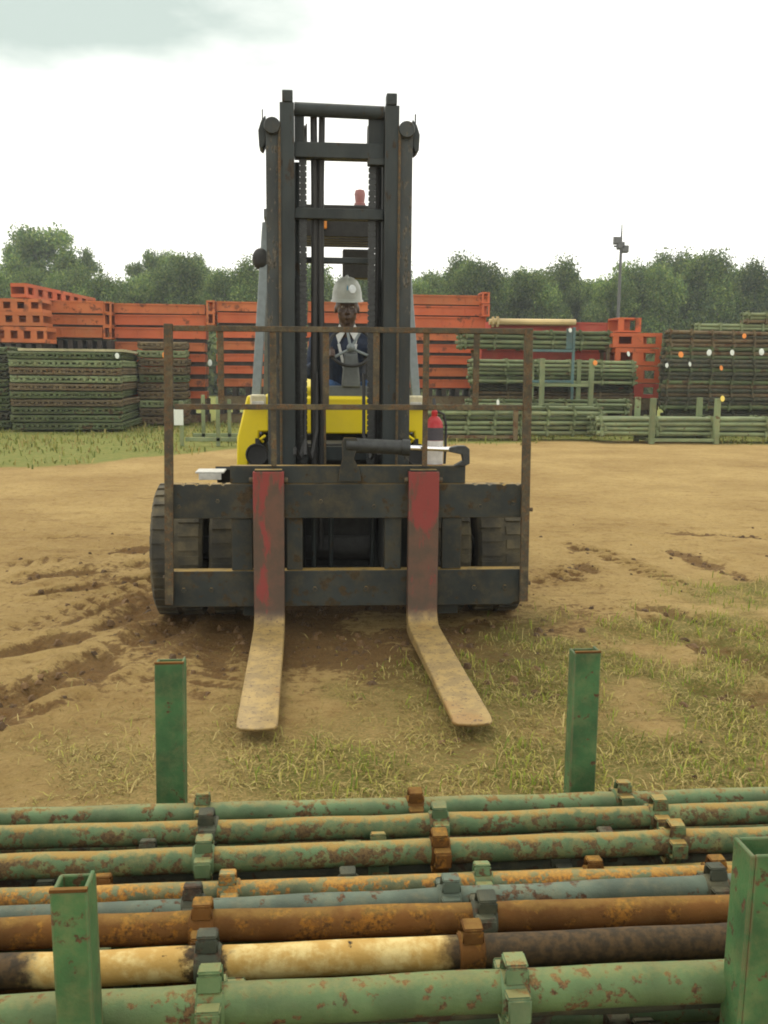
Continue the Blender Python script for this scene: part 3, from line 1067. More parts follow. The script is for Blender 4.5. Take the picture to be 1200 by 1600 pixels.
for xc, r_, dx in ((MX-0.168, 0.024, 0.004), (MX-0.120, 0.022, -0.006), (MX+0.262, 0.018, 0.006)):
    mb = MB().tube([(xc+dx*math.sin(z*3), MY0+0.13, z) for z in np.linspace(0.5, 3.47, 24)], r_, 10)
    fl(mb, 'hydraulic_hose', 'rubber')
mb = MB().box(MX-0.190, MX-0.10, MY0+0.15, MY0+0.18, 1.0, 3.30)
fl(mb, 'hose_guard', 'mast', bevel=0.003)
mb = MB().tube([(MX-0.095, MY0+0.04, 0.95), (MX-0.10, MY0+0.04, 1.75)], 0.008, 8)
fl(mb, 'pipe', 'bar_rust')
for s in (-1, 1):
    mb = MB().tube([(FX+s*0.34, MY1+0.05, 1.16), (FX+s*0.52, 7.5, 1.18)], 0.045, 14)
    fl(mb, 'tilt_cylinder', 'grease')
# lower mast details seen between the carriage bars
for xc in (0.08, 0.20, 0.50):
    mb = MB().tube([(xc, MY0+0.06, 0.2), (xc, MY0+0.06, 1.04)], 0.018, 10)
    fl(mb, 'pipe', 'mast')
for xa, xb, dz in ((0.02, -0.05, 0.0), (0.10, 0.02, 0.05), (0.43, 0.52, 0.02)):
    mb = MB().tube([(xa, MY0+0.10, 1.75), (xa, MY0+0.05, 1.30+dz), ((xa+xb)/2, MY0-0.08, 1.17), (xb, MY0-0.12, 1.24+dz), (xb, MY0-0.2, 1.20)], 0.012, 8)
    fl(mb, 'hydraulic_hose', 'rubber')
mb = MB().box(FX-0.45, FX+0.45, 7.02, 7.4, 0.24, 1.24)
fl(mb, 'axle_housing', 'chassis', bevel=0.01)

# --- body
mb = MB().box(FX-0.46, FX+0.46, 7.41, 10.2, 0.32, 1.02)
fl(mb, 'chassis', 'chassis', bevel=0.02)
mb = MB().box(FX-0.66, FX+0.66, 7.60, 10.0, 1.022, 1.28)
fl(mb, 'floor_deck', 'chassis', bevel=0.02)
# yellow front cowl band
mb = MB().prism([(7.46, 1.285), (7.50, 1.285), (7.56, 1.560), (7.52, 1.575), (7.47, 1.56)], 'x', FX-0.505, FX+0.525)
fl(mb, 'front_cowl', 'yellow', bevel=0.012)
# flank panels
for s in (-1, 1):
    k = 0.775 if s < 0 else 0.735
    poly = [(FX+s*k, 0.98), (FX+s*(k-0.005), 1.25), (FX+s*(k-0.085), 1.575), (FX+s*0.53, 1.575), (FX+s*0.53, 1.30),
            (FX+s*0.60, 1.30), (FX+s*0.61, 1.20), (FX+s*(k-0.10), 1.17), (FX+s*(k-0.085), 0.98)]
    mb = MB().prism(poly, 'y', 7.45, 7.585)
    fl(mb, 'flank_panel', 'yellow', bevel=0.014)
    mb = MB().box(min(FX+s*0.45, FX+s*0.60), max(FX+s*0.45, FX+s*0.60), 7.587, 10.1, 1.284, 1.56)
    fl(mb, 'side_pod', 'yellow', bevel=0.02)
    # cream block added for the sky's reflection on the panel top
    mb = MB().box(min(FX+s*0.545, FX+s*0.665), max(FX+s*0.545, FX+s*0.665), 7.40, 7.449, 1.49, 1.585)
    lp = fl(mb, 'sky_glint_block', 'cream', bevel=0.015)
    mb = MB().box(min(FX+s*0.56, FX+s*0.65), max(FX+s*0.56, FX+s*0.65), 7.392, 7.402, 1.505, 1.535)
    fl(mb, 'lens', 'white', lp, 0.004)  # pale strip on the same added reflection block
    # headlamp on bracket in the panel cut-out
    mb = MB().lathe([(0.0, 0.05), (0.05, 0.05), (0.085, 0.0), (0.088, -0.03), (0.078, -0.032), (0.07, -0.02), (0, -0.012)], 20, (FX+s*0.615, 7.40, 1.13), 'y')
    hl = fl(mb, 'headlight', 'rubber')
    mb = MB().box(FX+s*0.615-0.015, FX+s*0.615+0.015, 7.42, 7.47, 1.0, 1.25)
    fl(mb, 'bracket', 'chassis', hl)
    mb = MB().tube([(FX+s*0.555, 7.43, 1.27), (FX+s*0.59, 7.40, 1.245), (FX+s*0.57, 7.42, 1.225)], 0.012, 8)
    fl(mb, 'guard', 'yellow', hl)
# mudguards over the front wheels
for s in (-1, 1):
    mb = MB()
    arc = [(6.98+0.60*math.cos(t), 0.52+0.60*math.sin(t)) for t in np.linspace(R(10), R(62), 10)]
    arc2 = [(6.98+0.575*math.cos(t), 0.52+0.575*math.sin(t)) for t in np.linspace(R(62), R(10), 10)]
    lo, hi = sorted((FX+s*0.56, FX+s*0.92))
    mb.prism(arc+arc2, 'x', lo, hi)
    fl(mb, 'mudguard', 'chassis')
mb = MB().box(-0.765, -0.56, 6.93, 7.16, 1.03, 1.044)
sp = fl(mb, 'step_plate', 'white', bevel=0.005)
sp['label'] = 'small white step plate over the left front wheel'
mb = MB().box(-0.74, -0.58, 6.925, 6.945, 0.985, 1.0295)
fl(mb, 'step_riser', 'white', sp, 0.003)
# dash, steering column and wheel
mb = MB().prism([(7.58, 1.30), (7.80, 1.30), (7.76, 1.64), (7.62, 1.655)], 'x', FX-0.10, FX+0.265)
fl(mb, 'dash_panel', 'cabgrey', bevel=0.012)
SWC = Vector((FX+0.115, 7.70, 1.965))
AX = Vector((0, -0.62, 0.78)).normalized()
mb = MB()
mb.add([(FX+0.115-0.075, 7.60, 1.64), (FX+0.115+0.075, 7.60, 1.64), (FX+0.115+0.075, 7.72, 1.64), (FX+0.115-0.075, 7.72, 1.64),
        (FX+0.115-0.05, 7.64, 1.90), (FX+0.115+0.05, 7.64, 1.90), (FX+0.115+0.05, 7.74, 1.93), (FX+0.115-0.05, 7.74, 1.93)],
       [(0, 1, 2, 3), (4, 7, 6, 5), (0, 4, 5, 1), (1, 5, 6, 2), (2, 6, 7, 3), (3, 7, 4, 0)])
sc_ = fl(mb, 'steering_column', 'cabgrey', bevel=0.012)
AXW = Vector((0, -0.85, 0.53)).normalized()
u = Vector((1, 0, 0))
vv = AXW.cross(u)
SWC = Vector((0.385, 7.66, 1.955))
mb = MB()
ring = [SWC+(u*math.cos(t)+vv*math.sin(t))*0.175 for t in np.linspace(0, 2*PI, 33)]
mb.tube(ring, 0.013, 10, cap=False)
sw = fl(mb, 'steering_wheel', 'rubber')
mb = MB()
for t in (R(100), R(62), R(215), R(330)):
    e = SWC+(u*math.cos(t)+vv*math.sin(t))*0.172
    mb.tube([SWC-AXW*0.02, e], 0.011, 8)
mb.ell(SWC-AXW*0.01, (0.035, 0.035, 0.035))
fl(mb, 'spokes', 'pillar', sw)
# seat
mb = MB().box(FX-0.16, FX+0.38, 8.00, 8.50, 1.39, 1.505)
st = fl(mb, 'seat', 'seat', bevel=0.04)
mb = MB().obox((FX+0.11, 8.55, 1.80), (0.25, 0, 0), (0, 0.055, 0.01), (0, 0.05, 0.32))
fl(mb, 'backrest', 'seat', st, 0.03)
mb = MB().box(FX-0.14, FX+0.36, 8.04, 8.50, 1.281, 1.389)
fl(mb, 'base', 'chassis', st)
# overhead guard
og = empty('overhead_guard')
og.parent = FL
og.matrix_parent_inverse = Matrix.Translation((-FX, -6.95, 0))
og.location = (0, 0, 0)


def ogp(mb, name, mat, bevel=0.004):
    o = mb.build(name, mat, None, 40, bevel)
    o.parent = og
    return o


for s in (-1, 1):
    mb = MB().bar((FX+s*0.628, 7.60, 1.55), (FX+s*0.548, 7.95, 2.93), 0.07, 0.05, (0, 1, 0))
    ogp(mb, 'front_pillar', 'pillar', 0.008)
    mb = MB().bar((FX+s*0.60, 9.35, 1.28), (FX+s*0.555, 9.2, 2.93), 0.09, 0.08, (0, 1, 0))
    ogp(mb, 'rear_pillar', 'cabgrey', 0.008)
    mb = MB().box(FX+s*0.53-0.03, FX+s*0.53+0.03, 7.70, 9.3, 2.931, 3.0)
    ogp(mb, 'roof_rail', 'cabgrey')
mb = MB().box(FX-0.50, FX+0.50, 7.72, 8.30, 2.935, 2.99)
ogp(mb, 'roof_plate', 'chassis', 0.01)
for k in range(7):
    yy = 8.40+k*0.165
    mb = MB().box(FX-0.50, FX+0.50, yy, yy+0.05, 2.94, 2.985)
    ogp(mb, 'roof_slat', 'chassis')
mb = MB().box(FX-0.32, FX+0.30, 7.695, 7.735, 2.80, 3.04)
fl(mb, 'roof_front_panel', 'chassis', bevel=0.006)
mb = MB().box(FX-0.125, FX-0.075, 7.66, 7.694, 2.855, 2.935)
ml = fl(mb, 'roof_marker_light', 'orange_lens', bevel=0.008)
ml['label'] = 'small orange marker light on the roof edge'
mb = MB().lathe([(0.045, 0), (0.045, 0.02), (0.036, 0.025), (0.044, 0.09), (0.036, 0.12), (0.0, 0.13)], 16, (FX+0.19, 7.85, 3.06))
bc = fl(mb, 'beacon', 'red_lens')
mb = MB().box(FX+0.14, FX+0.24, 7.80, 7.90, 2.991, 3.06)
fl(mb, 'base', 'chassis', bc, 0.004)
# work lamp by the left pillar, rear lamp cluster inside the roof
mb = MB().ell((FX-0.595, 7.86, 2.64), (0.065, 0.05, 0.085))
mb.tube([(FX-0.58, 7.88, 2.60), (FX-0.56, 7.86, 2.48)], 0.012, 8)
fl(mb, 'side_mirror', 'chassis')
mb = MB().box(FX+0.10, FX+0.36, 8.9, 9.0, 2.60, 2.86)
fl(mb, 'rear_work_lamp', 'chassis', bevel=0.01)
# engine hood and counterweight behind the seat
mb = MB().prism([(8.65, 1.285), (10.1, 1.285), (10.1, 1.62), (8.85, 1.70), (8.65, 1.62)], 'x', FX-0.448, FX+0.448)
fl(mb, 'engine_hood', 'yellow', bevel=0.03)
mb = MB().prism([(10.11, 0.40), (10.65, 0.40), (10.8, 0.75), (10.8, 1.35), (10.6, 1.50), (10.11, 1.50)], 'x', FX-0.78, FX+0.78)
fl(mb, 'counterweight', 'yellow', bevel=0.05)


# --- wheels
def wheel(cx, cy, r, wdt, name='wheel', lugs=True):
    root = empty(name)
    root.parent = FL
    root.location = (cx-FX, cy-6.95, r)
    h = wdt/2
    prof = [(r*0.58, -h*0.80), (r*0.66, -h*0.95), (r*0.80, -h*1.0), (r*0.92, -h*0.96), (r*0.965, -h*0.86), (r*0.972, 0),
            (r*0.965, h*0.86), (r*0.92, h*0.96), (r*0.80, h*1.0), (r*0.66, h*0.95), (r*0.58, h*0.80)]
    mb = MB()
    mb.lathe(prof, 56, axis='x')
    if lugs:
        nl = 30
        for k in range(nl):
            for s in (-1, 1):
                t = 2*PI*(k+(0.5 if s > 0 else 0))/nl
                hw = PI/nl*0.62
                vs = []
                for (rad, xx_) in ((r*0.955, s*h*0.10), (r*1.0, s*h*0.10), (r*0.995, s*h*0.86), (r*0.90, s*h*0.985), (r*0.88, s*h*0.965), (r*0.95, s*h*0.80)):
                    for dt in (-hw, hw):
                        vs.append((xx_, rad*math.sin(t+dt), rad*math.cos(t+dt)))
                m_ = 6
                fs = [tuple(2*i for i in range(m_)), tuple(2*i+1 for i in reversed(range(m_)))]
                fs += [(2*i, 2*i+1, 2*((i+1) % m_)+1, 2*((i+1) % m_)) for i in range(m_)]
                mb.add(vs, fs)
    t_ = mb.build('tyre', 'tyre', root, 30)
    mb = MB().lathe([(0, -h*0.35), (r*0.22, -h*0.35), (r*0.25, -h*0.5), (r*0.5, -h*0.55), (r*0.58, -h*0.80), (r*0.60, -h*0.80), (r*0.60, h*0.80), (r*0.58, h*0.80),
                     (r*0.5, h*0.55), (r*0.25, h*0.5), (r*0.22, h*0.35), (0, h*0.35)], 32, axis='x')
    mb.build('rim', 'chassis', root, 40)
    return root


for s in (-1, 1):
    wheel(FX+s*1.135, 6.98, 0.478, 0.36)
    wheel(FX+s*0.735, 6.98, 0.478, 0.36)
    wheel(FX+s*0.68, 9.75, 0.50, 0.34)
mb = MB().tube([(FX-1.2, 6.98, 0.478), (FX+1.2, 6.98, 0.478)], 0.09, 16)
fl(mb, 'axle', 'chassis')
mb = MB().tube([(FX-0.6, 9.75, 0.50), (FX+0.6, 9.75, 0.50)], 0.08, 16)
fl(mb, 'axle', 'chassis')

# --- fire extinguisher standing on the carriage behind the side shift rod
FE = empty('fire_extinguisher', (0.885, YC+0.16, 1.03))
tag(FE, 'red fire extinguisher with black band and white label standing behind the chrome rod', 'extinguisher')
MB().lathe([(0.0, 0), (0.056, 0), (0.061, 0.008), (0.061, 0.36), (0.055, 0.40), (0.035, 0.43), (0.022, 0.44), (0, 0.44)], 28).build('cylinder', 'ext_red', FE)
MB().lathe([(0.0615, 0.28), (0.0625, 0.28), (0.0625, 0.365), (0.0615, 0.365)], 28).build('band', 'ext_dark', FE)
MB().lathe([(0.0615, 0.12), (0.0622, 0.12), (0.0622, 0.278), (0.0615, 0.278)], 28).build('label_sheet', 'ext_white', FE)
MB().lathe([(0.02, 0.44), (0.022, 0.47), (0.014, 0.48), (0.014, 0.50), (0, 0.50)], 16).build('valve', 'ext_red', FE)
mb = MB().prism([(-0.012, 0.485), (0.02, 0.50), (0.055, 0.55), (0.045, 0.56), (0.01, 0.52), (-0.012, 0.52)], 'x', -0.01, 0.01)
mb.build('handle', 'rubber', FE, bevel=0.002)
mb = MB().tube([(0.02, 0, 0.47), (0.06, -0.01, 0.455), (0.078, -0.01, 0.38), (0.076, -0.01, 0.22), (0.073, 0, 0.12)], 0.009, 8)
mb.build('hose', 'rubber', FE)
MB().box(-0.075, 0.075, -0.075, 0.30, -0.012, -0.001).build('shelf', 'chassis', FE)

# ================================================================== driver
def skin_mat(name, col):
    m, t, b = new_mat(name)
    v = coord(t, rnd=False)
    c = mixc(t, step(t, noise(t, v, 30, 4), 0.3, 0.7), tuple(x_*0.85 for x_ in col), tuple(x_*1.15 for x_ in col))
    t.links.new(c, b.inputs['Base Color'])
    b.inputs['Roughness'].default_value = 0.45
    return m


MT['skin'] = skin_mat('dark_skin', (0.060, 0.034, 0.022))
MT['jacket'] = plain('navy_jacket', (0.020, 0.030, 0.055), 0.85, 0, 0.25)
MT['jeans'] = plain('blue_trousers', (0.035, 0.085, 0.19), 0.85, 0, 0.2)
MT['shirt'] = plain('white_shirt', (0.62, 0.64, 0.62), 0.8, 0, 0.06)
MT['hat'] = plain('hard_hat_grey', (0.27, 0.285, 0.245), 0.35, 0, 0.12, 12)
MT['hat_mark'] = plain('hat_emblem', (0.62, 0.66, 0.66), 0.4)
MT['hat_blue'] = plain('hat_emblem_blue', (0.03, 0.16, 0.26), 0.4)
MT['eye_white'] = plain('eye_white', (0.55, 0.52, 0.47), 0.3)
MT['eye_dark'] = plain('eye_dark', (0.01, 0.008, 0.006), 0.2)
MT['boot'] = plain('boot_black', (0.02, 0.018, 0.016), 0.6)

PX, PY = 0.365, 7.93
PR = empty('person', (PX, PY, 1.28))
tag(PR, 'driver in grey hard hat, navy jacket and white collar seated behind the steering wheel', 'person')


def pv(x, y, z):           # offsets from the driver's centre, z absolute
    return Vector((x, y, z-1.28))


def limb(mb, pts, rs, n=12):
    mb.tube(pts, rs, n)
    for p, r_ in zip(pts, rs):
        mb.ell(p, (r_, r_, r_), 12, 8)


def remesh(o, vox, sm=6):
    md = o.modifiers.new('remesh', 'REMESH')
    md.mode = 'VOXEL'
    md.voxel_size = vox
    md.use_smooth_shade = True
    s_ = o.modifiers.new('smooth', 'SMOOTH')
    s_.factor = 0.5
    s_.iterations = sm
    return o


WH = Vector((0.385-PX, 7.66-PY, 1.955-1.28))      # steering wheel centre in the driver's frame
AXW2 = Vector((0, -0.85, 0.53)).normalized()
wu = Vector((1, 0, 0))
wv = AXW2.cross(wu)


def rim(tdeg, r_=0.172):
    t = R(tdeg)
    return WH+(wu*math.cos(t)+wv*math.sin(t))*r_


def hand(mb, wrist, grip, tang):
    """palm, four unequal curled fingers round the rim, thumb leaving the side of the palm"""
    d = (grip-wrist).normalized()
    tn = tang.normalized()
    nrm = d.cross(tn).normalized()
    palm = wrist+(grip-wrist)*0.62
    rot = Matrix((tn, nrm, d)).transposed().to_quaternion()
    mb.ell(palm, (0.042, 0.018, 0.048), 12, 8, rot)
    limb(mb, [wrist, palm], [0.027, 0.024])
    for i, (off, ln) in enumerate(((-0.030, 0.030), (-0.010, 0.035), (0.010, 0.033), (0.029, 0.026))):
        k0 = palm+tn*off+d*0.036
        k1 = k0+d*ln+nrm*0.012
        k2 = k1+d*0.006-nrm*0.026
        k3 = k2-d*0.020-nrm*0.010
        limb(mb, [k0, k1, k2, k3], [0.010, 0.0095, 0.009, 0.008], 8)
    t0 = palm+tn*0.036-d*0.012
    limb(mb, [t0, t0+tn*0.022+d*0.018-nrm*0.008, t0+tn*0.020+d*0.044-nrm*0.018], [0.013, 0.011, 0.009], 8)


HZ = 2.272      # head centre height
tilt = 0.0
body = MB()
# neck and head (one continuous skin with hands, arms and trunk under the clothes)
limb(body, [pv(0, 0.03, 2.02), pv(0, 0.005, 2.12), pv(0, -0.01, 2.20)], [0.085, 0.070, 0.066])
body.ell(pv(0, 0.0, HZ+0.025), (0.092, 0.104, 0.105), 20, 14)
body.ell(pv(0, -0.030, HZ-0.055), (0.076, 0.076, 0.078), 18, 12)
body.ell(pv(0, -0.072, HZ-0.108), (0.032, 0.026, 0.024), 12, 8)              # chin
body.ell(pv(0, -0.104, HZ-0.022), (0.013, 0.018, 0.030), 10, 8)              # nose bridge
body.ell(pv(0, -0.112, HZ-0.042), (0.024, 0.017, 0.014), 10, 8)              # nostrils
body.ell(pv(0, -0.098, HZ-0.076), (0.031, 0.013, 0.0085), 10, 8)             # upper lip
body.ell(pv(0, -0.096, HZ-0.089), (0.028, 0.013, 0.0085), 10, 8)             # lower lip
for s in (-1, 1):
    body.ell(pv(s*0.036, -0.088, HZ+0.026), (0.030, 0.014, 0.010), 10, 8)    # brow
    body.ell(pv(s*0.054, -0.066, HZ-0.035), (0.026, 0.026, 0.026), 10, 8)    # cheek
    body.ell(pv(s*0.094, 0.008, HZ-0.012), (0.010, 0.022, 0.034), 10, 8)     # ear
# trunk and arms
limb(body, [pv(0, 0.16, 1.60), pv(0, 0.14, 1.78), pv(0, 0.07, 1.96)], [0.13, 0.13, 0.13])
gl, gr = rim(200), rim(-8)
el = pv(-0.30, -0.02, 1.76)
er = pv(0.29, -0.03, 1.77)
wl = gl+Vector((-0.035, 0.085, -0.015))
wr = gr+Vector((0.035, 0.085, -0.015))
limb(body, [pv(-0.215, 0.06, 2.00), el, wl], [0.055, 0.045, 0.027])
limb(body, [pv(0.215, 0.06, 2.00), er, wr], [0.055, 0.045, 0.027])
hand(body, wl, gl, wv)
hand(body, wr, gr, wv)
# legs
for s in (-1, 1):
    limb(body, [pv(s*0.10, 0.15, 1.60), pv(s*0.15, -0.22, 1.64), pv(s*0.13, -0.16, 1.36)], [0.080, 0.055, 0.040])
bo = remesh(body.build('body', 'skin', PR), 0.0065, 4)

eyes = MB()
for s in (-1, 1):
    eyes.ell(pv(s*0.036, -0.0915, HZ+0.004), (0.0135, 0.0085, 0.007), 10, 8)
eo = eyes.build('eyes', 'eye_white', bo)
pup = MB()
for s in (-1, 1):
    pup.ell(pv(s*0.036, -0.0985, HZ+0.004), (0.0058, 0.004, 0.0058), 8, 6)
pup.build('pupils', 'eye_dark', bo)

jk = MB()
limb(jk, [pv(0, 0.17, 1.57), pv(0, 0.15, 1.72), pv(0, 0.10, 1.88)], [0.165, 0.165, 0.155], 18)
jk.ell(pv(0, 0.07, 1.965), (0.25, 0.125, 0.115), 20, 12)
limb(jk, [pv(-0.07, 0.06, 2.055), pv(-0.235, 0.06, 2.00), el, wl*0.9+el*0.1], [0.060, 0.078, 0.062, 0.043], 14)
limb(jk, [pv(0.07, 0.06, 2.055), pv(0.235, 0.06, 2.00), er, wr*0.9+er*0.1], [0.060, 0.078, 0.062, 0.043], 14)
jko = remesh(jk.build('jacket', 'jacket', PR), 0.010, 5)
# shirt front and collar points over the jacket opening
shirt = MB()
for s in (-1, 1):
    shirt.add([pv(s*0.020, -0.068, 2.075), pv(s*0.062, -0.050, 2.145), pv(s*0.098, -0.030, 2.085), pv(s*0.072, -0.085, 1.985),
               pv(s*0.020, -0.060, 2.070), pv(s*0.062, -0.040, 2.140), pv(s*0.098, -0.020, 2.080), pv(s*0.072, -0.072, 1.980)],
              [(0, 1, 2, 3), (7, 6, 5, 4), (0, 4, 5, 1), (1, 5, 6, 2), (2, 6, 7, 3), (3, 7, 4, 0)])
shirt.build('collar', 'shirt', PR, bevel=0.004)
vest = MB()
vest.ell(pv(0, -0.020, 1.93), (0.075, 0.075, 0.125), 16, 12)
remesh(vest.build('undershirt', 'jacket', PR), 0.008, 3)
sf = MB()
for s in (-1, 1):
    sf.bar(pv(s*0.070, -0.082, 1.985), pv(s*0.020, -0.112, 1.76), 0.022, 0.012, (0, 1, 0))
sf.build('lapel_stripe', 'shirt', PR, bevel=0.003)

tr = MB()
for s in (-1, 1):
    limb(tr, [pv(s*0.09, 0.16, 1.585), pv(s*0.155, -0.23, 1.625), pv(s*0.14, -0.17, 1.345)], [0.098, 0.078, 0.060], 14)
remesh(tr.build('trousers', 'jeans', PR), 0.010, 4)
for s in (-1, 1):
    bt = MB()
    bt.ell(pv(s*0.14, -0.22, 1.325), (0.045, 0.115, 0.042), 12, 8)
    limb(bt, [pv(s*0.14, -0.165, 1.33), pv(s*0.14, -0.165, 1.42)], [0.05, 0.055])
    remesh(bt.build('boot', 'boot', PR), 0.012, 3)

# hard hat: shell with ridge, brim and peak
hz = HZ+0.060
mb = MB()
prof = [(0.0, 0.190), (0.030, 0.187), (0.060, 0.176), (0.088, 0.152), (0.108, 0.115), (0.120, 0.065), (0.124, 0.012), (0.135, 0.0), (0.136, -0.006), (0.118, -0.004), (0.112, 0.02)]
mb.lathe(prof, 36, (0, 0, 0))
mb.v = [(x_*0.98, y_*1.12-(0.030*max(0, -y_/0.147)**3 if z_ < 0.012 else 0), z_-(0.012*max(0, -y_/0.147) if z_ < 0.012 else 0)) for x_, y_, z_ in mb.v]
hat = mb.build('hard_hat', 'hat', PR, 40)
hat.location = pv(0, 0.0, hz)
hat.rotation_euler = (R(4), 0, R(-4))
mb = MB().tube([(0, -0.124, 0.08), (0, -0.092, 0.154), (0, -0.03, 0.190), (0, 0.04, 0.189), (0, 0.10, 0.15)], [0.008, 0.012, 0.013, 0.012, 0.008], 8)
mb.build('ridge', 'hat', hat)
mb = MB()
rot_ = Euler((R(-20), 0, R(14))).to_quaternion()
mb.ell((0.045, -0.119, 0.090), (0.030, 0.006, 0.036), 18, 10, rot_)
mb.build('emblem', 'hat_mark', hat)
mb = MB().ell((0.006, -0.127, 0.098), (0.005, 0.005, 0.022), 8, 8, Euler((R(-18), 0, 0)).to_quaternion())
mb.build('emblem_stripe', 'hat_blue', hat)

# ================================================================== pipe rack in the foreground
RK = empty('pipe_rack', (0.19, 1.80, 0))
tag(RK, 'green steel rack with four upright posts holding the foreground pipes', 'rack')


def rk(mb, name, mat='rack_green', bevel=0.0025):
    o = mb.build(name, mat, None, 40, bevel)
    o.parent = RK
    o.matrix_parent_inverse = Matrix.Translation((-0.19, -1.80, 0))
    return o


def channel_post(x0, x1, y0, y1, z0, z1, face, wall=0.007, lean=(0, 0)):
    """U-section post; face is the side of the web: 'front' (towards -Y), 'back' or 'left' (towards -X)"""
    mb = MB()
    if face in ('front', 'back'):
        wy0 = y0 if face == 'front' else y1-wall
        mb.box(x0, x1, wy0, wy0+wall, z0, z1)
        a, b_ = (y0+wall+0.0003, y1) if face == 'front' else (y0, y1-wall-0.0003)
        mb.box(x0, x0+wall, a, b_, z0, z1)
        mb.box(x1-wall, x1, a, b_, z0, z1)
    else:
        mb.box(x0, x0+wall, y0, y1, z0, z1)
        mb.box(x0+wall+0.0003, x1, y0, y0+wall, z0, z1)
        mb.box(x0+wall+0.0003, x1, y1-wall, y1, z0, z1)
    mb.v = [(x_+lean[0]*(z_-z0), y_+lean[1]*(z_-z0), z_) for x_, y_, z_ in mb.v]
    return mb


def box_post(x0, x1, y0, y1, z0, z1, wall=0.006, lean=(0, 0)):
    """hollow square post, top left open"""
    mb = MB()
    mb.box(x0, x1, y0, y0+wall, z0, z1)
    mb.box(x0, x1, y1-wall, y1, z0, z1-0.004)
    mb.box(x0, x0+wall, y0+wall+0.0003, y1-wall-0.0003, z0, z1-0.002)
    mb.box(x1-wall, x1, y0+wall+0.0003, y1-wall-0.0003, z0, z1+0.004)
    mb.v = [(x_+lean[0]*(z_-z0), y_+lean[1]*(z_-z0), z_) for x_, y_, z_ in mb.v]
    return mb


p = rk(box_post(-0.372, -0.302, 2.29, 2.35, 0.012, 1.047, lean=(0.012, 0)), 'post')
p['label'] = 'left far post with flat green face'
p = rk(box_post(0.688, 0.755, 2.315, 2.375, 0.012, 1.05, lean=(0.002, 0)), 'post')
p = rk(box_post(-0.333, -0.283, 1.245, 1.305, 0.012, 1.050, lean=(-0.010, 0)), 'post')
p = rk(channel_post(0.640, 0.715, 1.275, 1.335, 0.012, 1.052, 'left', lean=(0.016, 0)), 'post')
p['label'] = 'near right post with open channel side and slot hole'
# slot hole and bolt heads in the near right post, rust scars on tops
mb = MB()
mb.tube([(0.6565, 1.305, 1.005), (0.6595, 1.305, 1.005)], 0.008, 14)
rk(mb, 'slot', 'p_dark', 0)
for (x_, y_, z_, lx) in ((-0.3597, 2.29, 1.047, 0.0702), (0.690, 2.315, 1.05, 0.0672), (-0.3434, 1.245, 1.05, 0.0502)):
    mb = MB().box(x_, x_+lx, y_-0.001, y_+0.0065, z_+0.0003, z_+0.005)
    rk(mb, 'burnt_edge', 'p_brown', 0)
# base: cross channels under the pipes, side rails and feet
for xx_ in (-0.335, 0.715):
    mb = MB().box(xx_-0.03, xx_+0.03, 1.34, 2.285, 0.46, 0.53)
    rk(mb, 'bearer')
    mb = MB().box(xx_-0.03, xx_+0.03, 1.34, 2.285, 0.05, 0.11)
    rk(mb, 'bearer')
for yy_ in (1.36, 2.25):
    mb = MB().box(-0.302, 0.68, yy_-0.025, yy_+0.025, 0.465, 0.525)
    rk(mb, 'side_rail')
for (fx_, fy_) in ((-0.337, 2.32), (0.7215, 2.345), (-0.305, 1.275), (0.678, 1.305)):
    mb = MB().box(fx_-0.06, fx_+0.06, fy_-0.06, fy_+0.06, -0.02, 0.012)
    rk(mb, 'foot_plate')


def pressing(rot, ln=0.036, proj=0.021, thick=0.005, half=0.0175):
    """one bent V-pressing round a pipe along X, pointing along rot"""
    mb = MB()
    c, s_ = math.cos(rot), math.sin(rot)
    r_ = Vector((0, c, s_))
    t_ = Vector((0, -s_, c))
    ax = Vector((1, 0, 0))
    r0, r1 = 0.0225, 0.0225+proj
    # legs lean together towards a narrower outer plate
    def quadbox(p0, p1, q0, q1, nrm):
        vs = [p0-ax*ln/2, p0+ax*ln/2, p1+ax*ln*0.47, p1-ax*ln*0.47]
        ws = [v2+nrm*thick for v2 in vs]
        mb.add(vs+ws, [(0, 1, 2, 3), (7, 6, 5, 4), (0, 4, 5, 1), (1, 5, 6, 2), (2, 6, 7, 3), (3, 7, 4, 0)])
    for k in (-1, 1):
        quadbox(t_*(k*half)+r_*r0, t_*(k*half*0.86)+r_*r1, None, None, t_*(-k))
    mb.obox(r_*(r1+thick/2-0.001), t_*half*0.84, ax*(ln/2*0.92), r_*thick/2)
    return mb


PRESS = {}
for mname in ('p_green', 'p_greenrust', 'p_brown', 'p_dark', 'p_near', 'p_grey', 'p_ochre'):
    for nm, rot in (('up', R(90)), ('front', R(180)), ('back', R(0)), ('down', R(-90))):
        me_ = pressing(rot).mesh('pressing', mname, 60)
        bm_ = bmesh.new()
        bm_.from_mesh(me_)
        bmesh.ops.bevel(bm_, geom=list(bm_.edges), offset=0.0022, segments=2, affect='EDGES')
        bm_.to_mesh(me_)
        bm_.free()
        PRESS[(mname, nm)] = me_


